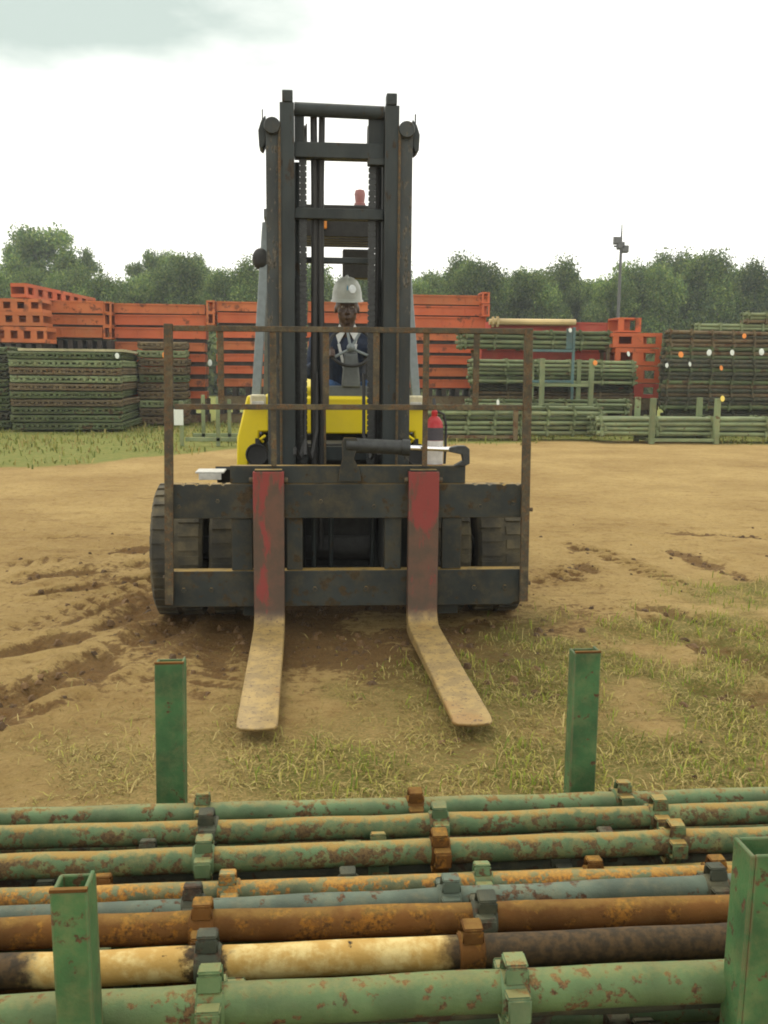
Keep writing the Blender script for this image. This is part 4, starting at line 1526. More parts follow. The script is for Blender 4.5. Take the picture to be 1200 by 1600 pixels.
def fore_pipe(y, z, mat, label, x0=-1.35, x1=1.75, rad=0.0242, nodes=(), pm=None, rotx=0.0, rz=0.0, sides=('up', 'front', 'back', 'down')):
    root = empty('scaffold_pipe', (0.2, y, z), rz)
    root.rotation_euler = (rotx, 0, rz)
    tag(root, label, 'pipe', 'pipes in the foreground rack')
    mb = MB()
    mb.lathe([(rad-0.004, x0-0.2), (rad, x0-0.2)]+[(rad, x0-0.2+(x1-x0)*k/60) for k in range(1, 60)]+[(rad, x1-0.2), (rad-0.004, x1-0.2)], 24, axis='x')
    ph = random.uniform(0, 6)
    mb.v = [(a_, b_+0.004*math.sin(a_*1.7+ph)+0.0009*math.sin(a_*19+ph), c_+0.003*math.sin(a_*2.1+ph*2)+0.0009*math.sin(a_*23+2*ph)) for a_, b_, c_ in mb.v]
    mb.build('tube', mat, root, 40)
    for i, nx_ in enumerate(nodes):
        pmi = pm[i % len(pm)] if pm else mat
        for sd_ in sides:
            o = bpy.data.objects.new('pressing', PRESS[(pmi, sd_)])
            COL.objects.link(o)
            o.parent = root
            o.location = (nx_-0.2+random.uniform(-.003, .003), 0, 0)
            o.rotation_euler = (R(random.uniform(-14, 14)), 0, 0)
            k_ = rad/0.0242
            o.scale = (1.0+0.25*(k_-1), k_**0.9, k_**0.9)
        ring = MB().lathe([(rad+0.0002, -0.022), (rad+0.004, -0.018), (rad+0.004, 0.018), (rad+0.0002, 0.022)], 20, (nx_-0.2, 0, 0), 'x')
        ring.build('weld_collar', pmi, root, 40)
    return root


GREENS = ['p_green', 'p_greenrust', 'p_dark']
# top layer, far to near.  z is the pipe axis.
fore_pipe(2.135, 0.735, 'p_green', 'light green scaffold pipe farthest from the camera in the rack', rad=0.0245, rz=R(0.35), nodes=(-0.78, -0.235, 0.262, 0.765, 1.27), pm=['p_green', 'p_greenrust', 'p_brown', 'p_greenrust'])
fore_pipe(2.005, 0.757, 'p_greenrust', 'green scaffold pipe with rusty yellow top, second from the far edge', rad=0.0255, rz=R(-0.25), nodes=(-0.71, -0.208, 0.30, 0.80, 1.30), pm=['p_greenrust', 'p_dark', 'p_green', 'p_greenrust'])
fore_pipe(1.880, 0.757, 'p_greenrust', 'mottled green and brown pipe, third from the far edge', rad=0.026, rz=R(0.3), nodes=(-0.70, -0.205, 0.285, 0.79, 1.28), pm=['p_greenrust', 'p_green', 'p_brown'])
fore_pipe(1.765, 0.745, 'p_ochre', 'green pipe blotched with orange rust, fourth from the far edge', rad=0.0215, rz=R(-0.4), nodes=(-0.645, -0.145, 0.355, 0.835), pm=['p_brown', 'p_ochre', 'p_green'])
fore_pipe(1.690, 0.757, 'p_grey', 'smooth grey green pipe, fifth from the far edge', rad=0.025, rz=R(0.25), nodes=(-0.71, -0.205, 0.275, 0.80), pm=['p_dark', 'p_dark', 'p_grey'])
fore_pipe(1.600, 0.772, 'p_brown', 'bare brown rusted pipe behind the cream one', rad=0.0275, rz=R(-0.3), nodes=(-0.70, -0.180, 0.325, 0.86), pm=['p_dark', 'p_brown', 'p_dark'])
fore_pipe(1.505, 0.770, 'p_cream', 'brown pipe with flaking cream paint', rad=0.028, rz=R(0.3), nodes=(-0.66, -0.160, 0.285, 0.80), pm=['p_brown', 'p_dark', 'p_brown'], sides=('back', 'down', 'up'))
fore_pipe(1.415, 0.745, 'p_dark', 'dark green pipe lying lower between the cream pipe and the nearest pipe', rad=0.026, rz=R(-0.5), nodes=(-0.60, -0.115, 0.385), pm=['p_dark', 'p_green', 'p_dark'], sides=('down', 'back'))
fore_pipe(1.345, 0.800, 'p_near', 'clean pale green pipe nearest to the camera', rad=0.0315, rz=R(0.15), nodes=(-0.64, -0.140, 0.322, 0.82), pm=['p_greenrust', 'p_near', 'p_green'])
fore_pipe(1.945, 0.722, 'p_dark', 'dark pipe wedged between the second and third pipes from the far edge', rad=0.022, nodes=(-0.33, 0.16, 0.66), pm=['p_dark', 'p_greenrust'], sides=('up', 'front'), rz=R(-0.3))
fore_pipe(1.822, 0.716, 'p_greenrust', 'thin rusted pipe wedged between the third and fourth pipes', rad=0.022, nodes=(-0.40, 0.09, 0.6), pm=['p_brown', 'p_dark'], sides=('up', 'front'), rz=R(0.3))
fore_pipe(1.652, 0.722, 'p_green', 'green pipe wedged between the grey green and the brown pipe', rad=0.022, nodes=(-0.36, 0.13, 0.6), pm=['p_green', 'p_dark'], sides=('front',), rz=R(-0.2))
fore_pipe(1.553, 0.724, 'p_brown', 'thin brown pipe wedged behind the cream one', rad=0.022, nodes=(-0.3, 0.18, 0.64), pm=['p_dark', 'p_brown'], sides=('front',), rz=R(0.2))
# second and third layers, mostly hidden
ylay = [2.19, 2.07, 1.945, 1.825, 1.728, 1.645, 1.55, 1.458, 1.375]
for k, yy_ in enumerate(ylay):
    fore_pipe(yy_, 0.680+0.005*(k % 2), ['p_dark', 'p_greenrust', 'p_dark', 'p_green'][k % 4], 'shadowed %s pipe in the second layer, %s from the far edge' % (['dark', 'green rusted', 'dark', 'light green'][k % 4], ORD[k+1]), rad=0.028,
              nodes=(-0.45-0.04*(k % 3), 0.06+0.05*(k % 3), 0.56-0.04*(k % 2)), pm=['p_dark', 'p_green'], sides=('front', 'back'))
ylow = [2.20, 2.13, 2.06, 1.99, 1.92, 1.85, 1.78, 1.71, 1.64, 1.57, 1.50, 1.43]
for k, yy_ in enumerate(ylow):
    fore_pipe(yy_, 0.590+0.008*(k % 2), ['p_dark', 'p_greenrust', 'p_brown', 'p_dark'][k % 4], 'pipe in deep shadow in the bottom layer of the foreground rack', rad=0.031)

# ================================================================== stacks behind
def top(mb, name, mat, label, cat, group=None, base=None, smooth=40, bevel=0.0, rz=0.0):
    """one top-level thing whose origin is its base; mb in world coordinates unless base is given"""
    if base is not None:
        mb.v = [(x_-base[0], y_-base[1], z_-base[2]) for x_, y_, z_ in mb.v]
    o = mb.build(name, mat, None, smooth, bevel)
    if base is not None:
        o.location = base
    o.rotation_euler[2] = rz
    return tag(o, label, cat, group)


def panel_mesh(L_, h, d, mat, foot=0.0, holes=0, name='steel_panel'):
    """orange steel panel: recessed web between flanges, end plates, bolt heads; or a web with openings"""
    mb = MB()
    fl_ = h*0.25 if holes > 1 else min(0.05, h*0.16)
    mb.box(-L_/2, L_/2, 0, d, 0, fl_)
    mb.box(-L_/2, L_/2, 0, d, h-fl_, h)
    if holes:
        mb.box(-L_/2, L_/2, d-0.02, d-0.005, fl_+0.0005, h-fl_-0.0005)
        m_ = L_/holes
        for k in range(holes+1):
            xx_ = -L_/2+k*m_
            a, b_ = max(-L_/2, xx_-m_*0.24), min(L_/2, xx_+m_*0.24)
            mb.box(a, b_, 0.012, 0.06, fl_+0.0005, h-fl_-0.0005)
    else:
        mb.box(-L_/2+0.03, L_/2-0.03, 0.035, d-0.01, fl_+0.0005, h-fl_-0.0005)
        for s in (-1, 1):
            mb.box(s*(L_/2-0.015)-0.0145, s*(L_/2-0.015)+0.0145, 0.004, d, fl_+0.0005, h-fl_-0.0005)
        for k in range(1, 4):
            xx_ = -L_/2+L_*k/4
            mb.box(xx_-0.012, xx_+0.012, 0.008, 0.0345, fl_+0.0005, h-fl_-0.0005)
            mb.lathe([(0.028, -0.012), (0.028, 0.0)], 8, (xx_+0.25, 0.034, h*0.5), 'y')
    n0 = len(mb.f)
    if foot:
        mb.box(-L_*0.49, L_*0.49, 0.10, d-0.1, -foot, -0.0005)
    me = mb.mesh(name, mat, 40)
    if foot:                      # bearer drawn full length, coloured dark to stand for the gap's shade
        me.materials.append(MT['dark_gap'])
        for p_ in me.polygons:
            if p_.center.z < -0.0004:
                p_.material_index = 1
    return me


def put(name, me, loc, rz, label, cat, group):
    o = bpy.data.objects.new(name, me)
    COL.objects.link(o)
    o.location = loc
    o.rotation_euler = (0, R(random.gauss(0, 0.22)), rz+R(random.gauss(0, 0.7)))
    return tag(o, label, cat, group, 'thing' if 'beam' in name else None)


YO = 34.0
SPX = YO*1.0/F_PX      # metres per photo pixel at that distance (close to)


def orange_stack(x0, x1, rows, Y, where, mat='orange', ends=True, depth=1.1, rz=0.0, group=None):
    """rows: list of (y_top, y_bottom) in the photo, top first"""
    for k, (ya, yb) in enumerate(rows):
        a, b_ = at(x0, yb, Y), at(x1, yb, Y)
        zt = at((x0+x1)/2, ya, Y).z
        zb = at((x0+x1)/2, yb, Y).z
        nxt = at((x0+x1)/2, rows[k+1][0], Y).z if k+1 < len(rows) else zb-0.06
        L_ = b_.x-a.x-0.06
        foot = max(0.0, zb-nxt-0.002)
        me = panel_mesh(L_, zt-zb, depth, mat if k % 3 else ('orange2' if mat == 'orange' else mat), foot)
        jx, jy = random.uniform(-0.04, 0.04), random.uniform(-0.05, 0.05)
        put('steel_panel', me, ((a.x+b_.x)/2+jx, Y+jy, zb), rz, 'orange steel panel, %s down in the stack %s' % (ORD[k+1], where), 'steel panel', group or 'orange steel panels in the far stacks')


def end_frames(x, rows, Y, where, wpx=13, mat='orange2'):
    """short frame ends with square openings standing at the joint between two panel stacks"""
    for k, (ya, yb) in enumerate(rows):
        a, b_ = at(x-wpx/2, yb, Y), at(x+wpx/2, yb, Y)
        zt, zb = at(x, ya, Y).z, at(x, yb, Y).z
        me = panel_mesh(b_.x-a.x, zt-zb-0.004, 0.9, mat, 0, 1, 'frame_end')
        put('frame_end', me, ((a.x+b_.x)/2, Y-0.25, zb), 0, 'small orange frame end, %s from the top %s' % (ORD[k+1], where), 'steel frame', 'orange frame ends between the stacks')


def timber_base(x0, x1, ytop, Y, where, mat='dark_gap', depth=1.4, nrow=3):
    """cribbing of stacked dark bearers that carries a stack"""
    zt = at((x0+x1)/2, ytop, Y).z
    a, b_ = at(x0, ytop, Y), at(x1, ytop, Y)
    root = empty('timber_crib', ((a.x+b_.x)/2, Y, 0))
    tag(root, 'dark timber crib carrying the stack %s' % where, 'timber crib', 'timber cribs under the far stacks')
    L_ = b_.x-a.x
    h = zt/nrow
    for k in range(nrow):
        mb = MB()
        if k % 2 == 0:
            for j in range(4):
                yy_ = 0.05+j*(depth-0.15)/3
                mb.box(-L_/2, L_/2, yy_, yy_+0.14, k*h+0.001, (k+1)*h-0.001)
        else:
            for j in range(7):
                xx_ = -L_/2+0.1+j*(L_-0.3)/6
                mb.box(xx_, xx_+0.16, 0.02, depth, k*h, (k+1)*h)
        mb.build('bearer_course', mat if k % 2 else 'far_brown', root)


# --- orange stacks, left to right
RW_D = [(472, 487), (489, 505), (514, 528), (534, 547), (553, 565), (572, 584), (592, 604)]
orange_stack(178, 323, [(475, 490), (492, 508), (512, 529), (535, 548), (553, 565), (572, 584), (592, 604), (611, 622)], YO, 'behind the green frame stack')
orange_stack(338, 474, RW_D, YO, 'just left of the mast', 'orange')
orange_stack(478, 618, RW_D, YO, 'behind the driver', 'orange')
orange_stack(622, 762, [(461, 476), (478, 493), (495, 512), (519, 532), (538, 551), (556, 569), (575, 588), (593, 606)], YO, 'just right of the mast', 'orange')
end_frames(330, [(470, 489), (489, 508)], YO, 'at the joint left of the mast', 13)
end_frames(757, [(457, 475), (476, 495)], YO-0.2, 'at the right end of the red stack', 12, 'orange')
end_frames(170, [(472, 490), (490, 510), (510, 530)], YO-0.3, 'at the joint above the green stack', 13)
orange_stack(76, 163, [(470, 489), (492, 507), (511, 527)], YO-0.6, 'above the green stack on the left', 'orange2')
timber_base(178, 323, 623, YO, 'behind the green frame stack')
for xa, xb, wh in ((338, 474, 'left of the mast'), (478, 618, 'behind the driver'), (622, 762, 'right of the mast')):
    timber_base(xa, xb, 605, YO, wh, nrow=4)
timber_base(70, 176, 531, YO-0.6, 'on the far left', nrow=6)
# left edge: deep beams with rectangular openings, one laid across the top running away
for k, (ya, yb, xa, xb) in enumerate(((466, 487, -45, 66), (487, 509, -40, 68), (510, 535, -30, 74))):
    a, b_ = at(xa, yb, 31.5), at(xb, yb, 31.5)
    me = panel_mesh(b_.x-a.x, at(20, ya, 31.5).z-at(20, yb, 31.5).z-0.004, 1.0, 'orange2', 0, 5, 'slotted_beam')
    put('slotted_beam', me, ((a.x+b_.x)/2, 31.5, at(20, yb, 31.5).z), R(-3), 'orange beam with rectangular openings, %s from the top at the left edge' % ORD[k+1], 'steel beam', 'orange slotted beams at the left edge')
a, b_ = at(42, 478, 31.6), at(150, 489, 37.6)
d_ = Vector((b_.x-a.x, b_.y-a.y, 0))
me = panel_mesh(d_.length, 0.44, 0.5, 'orange', 0, 8, 'slotted_beam')
put('slotted_beam', me, ((a.x+b_.x)/2, (a.y+b_.y)/2, 4.02), math.atan2(d_.y, d_.x), 'orange slotted beam lying on top and running away to the right', 'steel beam', 'orange slotted beams at the left edge')
timber_base(-45, 66, 536, 31.5, 'at the left edge', nrow=6)


# --- green frame stacks on the left
def frame_layer_mesh(L_, D_, h, mat, nx_, ny_, seed):
    """one bundled layer of scaffold frames lying flat: edge tubes all round and many short stubs"""
    r_ = random.Random(seed)
    mb = MB()
    q = h*0.17
    for z_ in (h*0.20, h*0.72):
        for y_ in (0, D_):
            mb.tube([(-L_/2, y_, z_), (L_/2, y_, z_+r_.uniform(-.01, .01))], q, 6)
        for x_ in (-L_/2, L_/2):
            mb.tube([(x_, 0.02, z_+h*0.12), (x_, D_-0.02, z_+h*0.12)], q, 6)
    for k in range(nx_):
        x_ = -L_/2+(k+0.5)*L_/nx_+r_.uniform(-.03, .03)
        zz = h*r_.uniform(0.38, 0.62)
        mb.tube([(x_, -0.05-r_.random()*0.05, zz), (x_, D_*0.35, zz)], q*r_.uniform(0.9, 1.35), 6)
        mb.tube([(x_, D_*0.65, zz), (x_, D_+0.05, zz)], q, 6)
        if r_.random() < 0.6:
            x2 = x_+L_/nx_*0.4
            mb.box(x2-0.012, x2+0.012, -0.02, 0.02, h*0.1, h*0.95)
    for k in range(ny_):
        y_ = (k+0.5)*D_/ny_
        for s in (-1, 1):
            mb.tube([(s*L_/2-s*0.5, y_, h*0.5), (s*(L_/2+0.05), y_, h*0.5+r_.uniform(-.02, .02))], q, 6)
    mb.box(-L_/2+0.35, L_/2-0.35, 0.4, D_-0.4, h*0.15, h*0.85)
    return mb.mesh('frame_layer', mat, 40)


def frame_stack(x0, x1, ytop, Y, D_, n, where, rz, mats, label):
    a, b_ = at(x0, 600, Y), at(x1, 600, Y)
    zt = at((x0+x1)/2, ytop, Y).z
    h = (zt-0.05)/n
    L_ = b_.x-a.x
    ms = [frame_layer_mesh(L_, D_, h, m_, max(4, int(L_/0.16)), max(4, int(D_/0.3)), 5+i) for i, m_ in enumerate(mats)]
    for k in range(n):
        o = put('frame_layer', ms[(k*7+k//3) % len(ms)], ((a.x+b_.x)/2+random.uniform(-.03, .03), Y+random.uniform(-.03, .03), 0.05+(n-1-k)*h), rz,
                '%s, %s from the top' % (label, ORD[k+1]), 'scaffold frames', 'stacked scaffold frames %s' % where)
    return Vector(((a.x+b_.x)/2, Y, zt)), L_


c_, L_ = frame_stack(17, 190, 549, 28.6, 4.6, 10, 'in the left foreground stack', R(2.5), ['far_dgreen', 'far_dgreen', 'far_green', 'far_dgreen', 'far_brown'], 'layer of dusty green scaffold frames in the big left stack')
mb = MB().box(-L_/2+0.25, L_/2+0.1, 0.0, 3.8, 0.005, 0.075)
o = top(mb, 'cover_board', 'board', 'pale dusty cover board lying on the big green stack', 'board')
o.location = c_
o.rotation_euler[2] = R(2.5)
frame_stack(-130, 12, 540, 29.6, 3.5, 10, 'at the left edge', R(1), ['far_dgreen', 'p_dark', 'far_dgreen'], 'layer of dark scaffold frames at the left edge')
frame_stack(218, 292, 533, 34.0-2.0, 1.6, 10, 'behind the big left stack', R(4), ['far_brown', 'far_dgreen', 'far_brown', 'far_green'], 'layer of brownish scaffold frames behind the big stack')
# red skid under the corner of the big stack
p0, p1 = gp(172, 672), gp(226, 660)
mb = MB().bar((p0[0], p0[1], 0.09), (p1[0], p1[1]+0.5, 0.12), 0.10, 0.10)
top(mb, 'skid_beam', 'orange', 'orange skid beam on the grass under the corner of the green stack', 'beam')['kind'] = 'thing'


# --- pipes and racks on the right
def far_pipe_mesh(L_, r_, mat, node=0.5, lug=1.0):
    mb = MB()
    mb.tube([(-L_/2, 0, 0), (L_/2, 0, 0)], r_, 8)
    k = int(L_/node)
    for i in range(k+1):
        x_ = -L_/2+0.12+i*(L_-0.24)/max(1, k)
        mb.box(x_-0.035, x_+0.035, -r_*1.8*lug, r_*1.8*lug, -r_*1.0, r_*1.0)
        mb.box(x_-0.030, x_+0.030, -r_*0.8, r_*0.8, -r_*1.7*lug, r_*1.7*lug)
    return mb.mesh('scaffold_pipe', mat, 40)


def bundle(x0, x1, y0, y1, Y, rows, cols, mats, label, node=0.9, rz=0.0, fill=0.80):
    """bundle of separate pipes seen side on: rows high, cols deep"""
    a, b_ = at(x0, (y0+y1)/2, Y), at(x1, (y0+y1)/2, Y)
    zt, zb = at((x0+x1)/2, y0, Y).z, at((x0+x1)/2, y1, Y).z
    pitch = (zt-zb)/rows
    L_ = b_.x-a.x
    ms = [far_pipe_mesh(L_, pitch*0.5*fill, m_, node) for m_ in mats]
    for i in range(rows):
        for j in range(cols):
            lb = '%s, %s' % (label, ('front pipe, %s from the top' % ORD[rows-i]) if j == 0 else 'tucked behind the front pipes')
            put('scaffold_pipe', ms[random.randrange(len(ms))], ((a.x+b_.x)/2+random.uniform(-.06, .06), Y+j*pitch*1.3+(0.4*pitch if i % 2 else 0), zb+(i+0.5)*pitch), rz,
                lb, 'pipe', 'pipes: '+label)
    return (a.x, b_.x, zb, zt)


def rack_post(root, x, Y, z0, z1, w_=0.09, mat='far_green', lean=0.0):
    mb = MB().bar((x, Y, z0), (x+lean, Y, z1), w_, w_, (0, 1, 0))
    o = mb.build('post', mat, None, 40, 0.006)
    o.parent = root
    o.matrix_parent_inverse = Matrix.Translation(-root.location)
    return o


def rack_beam(root, p, q, w_=0.08, mat='far_green', name='beam'):
    o = MB().bar(p, q, w_, w_).build(name, mat, None, 40, 0.006)
    o.parent = root
    o.matrix_parent_inverse = Matrix.Translation(-root.location)
    return o


def rack(x_px, yt_px, Y, zb_beam, label, depth=1.0, back=(6, -8), w_=0.10, mat='far_green'):
    """open stillage: front posts at the photo positions x_px, back posts behind, beams between"""
    xsL = [at(x_, yt_px, Y).x for x_ in x_px]
    zt = at(x_px[0], yt_px, Y).z
    root = empty('storage_rack', ((xsL[0]+xsL[-1])/2, Y, 0))
    tag(root, label, 'rack', 'green storage racks in the yard')
    for x_ in xsL:
        rack_post(root, x_, Y, 0, zt, w_, mat)
        rack_post(root, x_, Y+depth, 0, zt, w_, mat)
        rack_beam(root, (x_, Y+w_/2, zb_beam), (x_, Y+depth-w_/2, zb_beam), 0.09, mat, 'cross_beam')
    for y_ in (Y, Y+depth):
        for a, b_ in zip(xsL[:-1], xsL[1:]):
            rack_beam(root, (a+w_/2, y_, zb_beam), (b_-w_/2, y_, zb_beam), 0.08, mat)
    return root


# nearest right rack with long pipes
bundle(935, 1290, 652, 682, 24.6, 4, 6, ['far_green', 'far_green', 'far_dgreen'], 'green pipe in the low right rack', 1.3)
rack((1021, 1122), 622, 24.3, 0.10, 'low green rack with tall posts at the lower right holding pipes', 1.15, w_=0.13)
# rack in front of the orange stack
bundle(640, 944, 634, 680, 25.6, 6, 4, ['far_green', 'far_green', 'far_dgreen', 'far_dgreen'], 'green pipe in the wide front bundle', 0.75)
root = rack((662, 806), 640, 25.35, 0.10, 'brown rusty rack under the wide pipe bundle', 1.1, w_=0.12, mat='far_brown')
bundle(732, 985, 624, 646, 27.8, 4, 4, ['far_dgreen', 'far_green'], 'dark green pipe behind the wide bundle', 0.9)
bundle(736, 996, 562, 600, 28.6, 6, 5, ['far_green', 'far_green', 'far_dgreen'], 'green pipe in the middle tier', 0.85)
bundle(738, 990, 600, 624, 29.0, 4, 4, ['p_dark', 'far_dgreen', 'far_brown'], 'dark pipe under the middle tier', 0.9)
bundle(720, 958, 516, 546, 29.5, 4, 5, ['far_green', 'far_green', 'far_dgreen'], 'light green pipe in the top tier', 0.8)
rack((848, 925), 560, 27.3, at(880, 602, 27.3).z, 'tall green rack with two posts before the middle tier', 1.3, w_=0.13)
bundle(770, 898, 497, 509, 30.6, 1, 2, ['creampipe'], 'thick cream pipe on top', 9)
for k, (ya, yb, xa, xb) in enumerate(((503, 519, 765, 952), (546, 562, 750, 960))):
    orange_stack(xa, xb, [(ya, yb)], 31.0-0.0*k, ('below the cream pipe' if k == 0 else 'between the upper pipe tiers'), 'red', depth=0.9, group='red panels among the pipe tiers')
timber_base(750, 960, 563, 31.0, 'below the red panel', nrow=5)
for xx_ in (790, 930):
    p = at(xx_, 546, 31.2)
    q = at(xx_, 519, 31.2)
    top(MB().box(p.x-0.12, p.x+0.12, 31.3, 31.8, p.z+0.004, q.z-0.004), 'spacer_block', 'dark_gap', 'dark timber spacer under the upper red panel, %s one' % ('left' if xx_ < 800 else 'right'), 'spacer')
# supports carrying the tiers
for (xx_, yt_, Y_, lab) in ((745, 546, 29.4, 'left end of the top tier'), (950, 546, 29.4, 'right end of the top tier'), (745, 624, 28.6, 'left end of the middle tier'), (985, 624, 28.6, 'right end of the middle tier')):
    p = at(xx_, yt_, Y_)
    root = empty('trestle', (p.x, Y_+0.3, 0))
    tag(root, 'dark trestle under the %s' % lab, 'trestle', 'trestles under the pipe tiers')
    for y_ in (0.0, 0.6):
        MB().box(-0.05, 0.05, y_-0.05-0.3, y_+0.05-0.3, 0, p.z-0.08).build('leg', 'far_brown', root)
    MB().box(-0.06, 0.06, -0.4, 0.45, p.z-0.0795, p.z-0.003).build('beam', 'far_brown', root)
# blue frame before the top tier
root = empty('blue_frame', (at(863, 550, 28.0).x, 28.0, 0))
tag(root, 'thin blue steel frame standing before the top pipe tier', 'frame')
xa, xb = at(828, 520, 28.0).x, at(897, 520, 28.0).x
for x_, yt in ((xa, 517), (xb, 511)):
    rack_post(root, x_, 28.0, 0, at(860, yt, 28.0).z, 0.075, 'blue')
for y_ in (548, 596):
    z_ = at(860, y_, 28.0).z
    rack_beam(root, (xa+0.04, 28.0, z_), (xb-0.04, 28.0, z_), 0.075, 'blue')
MB().box(xb-0.22, xb-0.05, 27.99, 28.03, at(860, 545, 28).z, at(860, 513, 28).z).build('plate', 'blue', root).matrix_parent_inverse = Matrix.Translation(-root.location)

# orange cabinet-like stack of slotted frames
rows = [(520, 543), (544, 571), (572, 598), (599, 622)]
for k, (ya, yb) in enumerate(rows):
    a, b_ = at(957+3*k, yb, 29.2), at(1035-2*k, yb, 29.2)
    me = panel_mesh(b_.x-a.x, at(995, ya, 29.2).z-at(995, yb, 29.2).z-0.004, 1.2, 'orange' if k < 3 else 'red', 0, 2, 'slotted_crate')
    put('slotted_crate', me, ((a.x+b_.x)/2, 29.2, at(995, yb, 29.2).z), R(3), 'orange slotted steel crate, %s from the top of the right stack' % ORD[k+2], 'steel crate', 'orange crates beside the dark pipe stack')
a, b_ = at(966, 519, 29.4), at(1002, 519, 29.4)
me = panel_mesh(b_.x-a.x, at(985, 496, 29.4).z-at(985, 519, 29.4).z-0.006, 0.9, 'orange', 0, 1, 'slotted_crate')
put('slotted_crate', me, ((a.x+b_.x)/2, 29.4, at(985, 519, 29.4).z), R(3), 'small open orange crate on top of the right orange stack', 'steel crate', 'orange crates beside the dark pipe stack')
timber_base(962, 1030, 623, 29.2, 'below the orange crates', nrow=3)
p = at(1040, 543, 28.9)
q = at(1072, 552, 28.9)
top(MB().bar((p.x-0.2, 28.9, p.z-0.05), (q.x, 28.7, q.z+0.02), 0.10, 0.10), 'beam_end', 'orange', 'orange beam end sticking out right of the orange crates', 'beam')['kind'] = 'thing'

# big dark pipe stack at the right edge
bundle(1036, 1215, 562, 640, 28.0, 12, 3, ['p_dark', 'p_dark', 'far_dgreen', 'far_brown'], 'dark pipe in the right stack', 0.7, 0.0, 0.95)
bundle(1040, 1215, 517, 562, 28.4, 7, 3, ['far_dgreen', 'p_dark', 'far_dgreen', 'far_brown'], 'green pipe high in the right stack', 0.6, R(0), 0.95)
bundle(1085, 1230, 506, 517, 28.6, 2, 3, ['far_green', 'far_dgreen'], 'pale pipe atop the right stack', 0.6, 0.0, 0.95)
bundle(1165, 1290, 489, 506, 28.6, 3, 3, ['far_green', 'far_dgreen', 'far_brown'], 'pipe in the highest right pile', 0.6, 0.0, 0.95)
bundle(1040, 1215, 640, 662, 28.2, 4, 3, ['p_dark', 'far_brown'], 'dark pipe low in the right stack', 0.7, 0.0, 0.95)
bundle(1216, 1320, 506, 660, 28.6, 20, 3, ['p_dark', 'far_dgreen'], 'dark pipe in the edge pile', 0.7, 0.0, 0.95)
for xx_ in (1060, 1190, 1270):
    p = at(xx_, 663, 28.2)
    top(MB().box(p.x-0.12, p.x+0.12, 27.9, 29.4, 0, max(0.05, p.z-0.004)), 'skid', 'dark_gap', 'dark timber skid under the right edge pipe stack near its %s' % {1060: 'left end', 1190: 'middle', 1270: 'right end'}[xx_], 'skid', None)


def end_tag(x, y, Y, mat, label, sx=0.085, sz=0.13):
    p = at(x, y, Y)
    mb = MB()
    mb.lathe([(0.0, -0.006), (0.92, -0.006), (1.0, 0.0), (0.92, 0.006), (0, 0.006)], 16, axis='y')
    mb.v = [(a*sx*0.85, b2, c2*sz*0.85) for a, b2, c2 in mb.v]
    o = mb.build('tag', mat, None, 40)
    o.location = (p.x, Y, p.z)
    o.rotation_euler = (R(-8), R(random.uniform(-15, 15)), R(random.uniform(-20, 20)))
    return tag(o, label, 'tag', 'plastic tags hung on the stacks')


for i, (x_, y_, s) in enumerate(((1108, 551, 1.2), (1144, 551, 1.1), (1190, 550, 1.3))):
    end_tag(x_, y_, 27.85, 'tag_white', 'bright white tag on the right edge stack, %s of three in a row' % ORD[i+1], 0.07*s, 0.095*s)
for x_, y_, w2 in ((1042, 571, 'just right of the orange crates'), (1078, 569, 'below the three bright ones')):
    end_tag(x_, y_, 27.85, 'tag_white', 'small white tag %s' % w2, 0.055, 0.085)
end_tag(982, 553, 27.9, 'tag_white', 'white tag in front of the orange crates', 0.06, 0.09)
end_tag(891, 516, 27.9, 'tag_white', 'white tag on the blue frame', 0.07, 0.08)
end_tag(778, 629, 25.3, 'tag_white', 'white tag on the bundle right of the forklift', 0.05, 0.10)
for x_, y_, s, w2 in ((1064, 554, 1.2, 'beside the beam end'), (1127, 575, 1.0, 'in the middle of the right edge stack'), (1163, 525, 1.0, 'high on the right edge stack')):
    end_tag(x_, y_, 27.85, 'tag_orange', 'orange tag %s' % w2, 0.07*s, 0.09*s)
end_tag(1129, 623, 24.2, 'tag_yellow', 'yellow orange tag beside the post of the low right rack', 0.075, 0.095)
end_tag(930, 567, 27.2, 'tag_orange', 'orange tag on the right post of the tall green rack', 0.08, 0.09)
end_tag(183, 556, 28.4, 'tag_white', 'white tag at the corner of the big green stack', 0.07, 0.10)
end_tag(256, 555, 31.7, 'tag_orange', 'orange tag on the brown and green frame stack', 0.06, 0.12)
end_tag(328, 567, 33.4, 'tag_white', 'white tag in the dark joint left of the mast', 0.09, 0.14)

# small empty green rack on the grass, seen through the left of the backrest
root = empty('storage_rack', (at(318, 690, 23.6).x, 23.6, 0))
tag(root, 'small empty green rack with thin posts on the grass left of the forklift', 'rack', 'green storage racks in the yard')
for x_, yt, yy_ in ((283, 626, 23.2), (340, 620, 23.2), (317, 617, 24.8), (358, 624, 24.8)):
    rack_post(root, at(x_, yt, yy_).x, yy_, 0, at(x_, yt, yy_).z, 0.09)
x0_, x1_ = at(283, 680, 23.2).x, at(368, 680, 23.2).x
for yy_ in (23.2, 24.8):
    rack_beam(root, (x0_-0.2+0.3, yy_, 0.16), (x1_+0.4, yy_, 0.16), 0.09)
p = at(279, 652, 23.1)
mb = MB().box(-0.11, 0.11, -0.008, 0.008, -0.19, 0.19)
o = mb.build('sign_tag', 'tag_white', None, 40, 0.03)
o.location = (p.x, 23.1, p.z)
tag(o, 'white rounded card hung on the thin post left of the forklift', 'card')

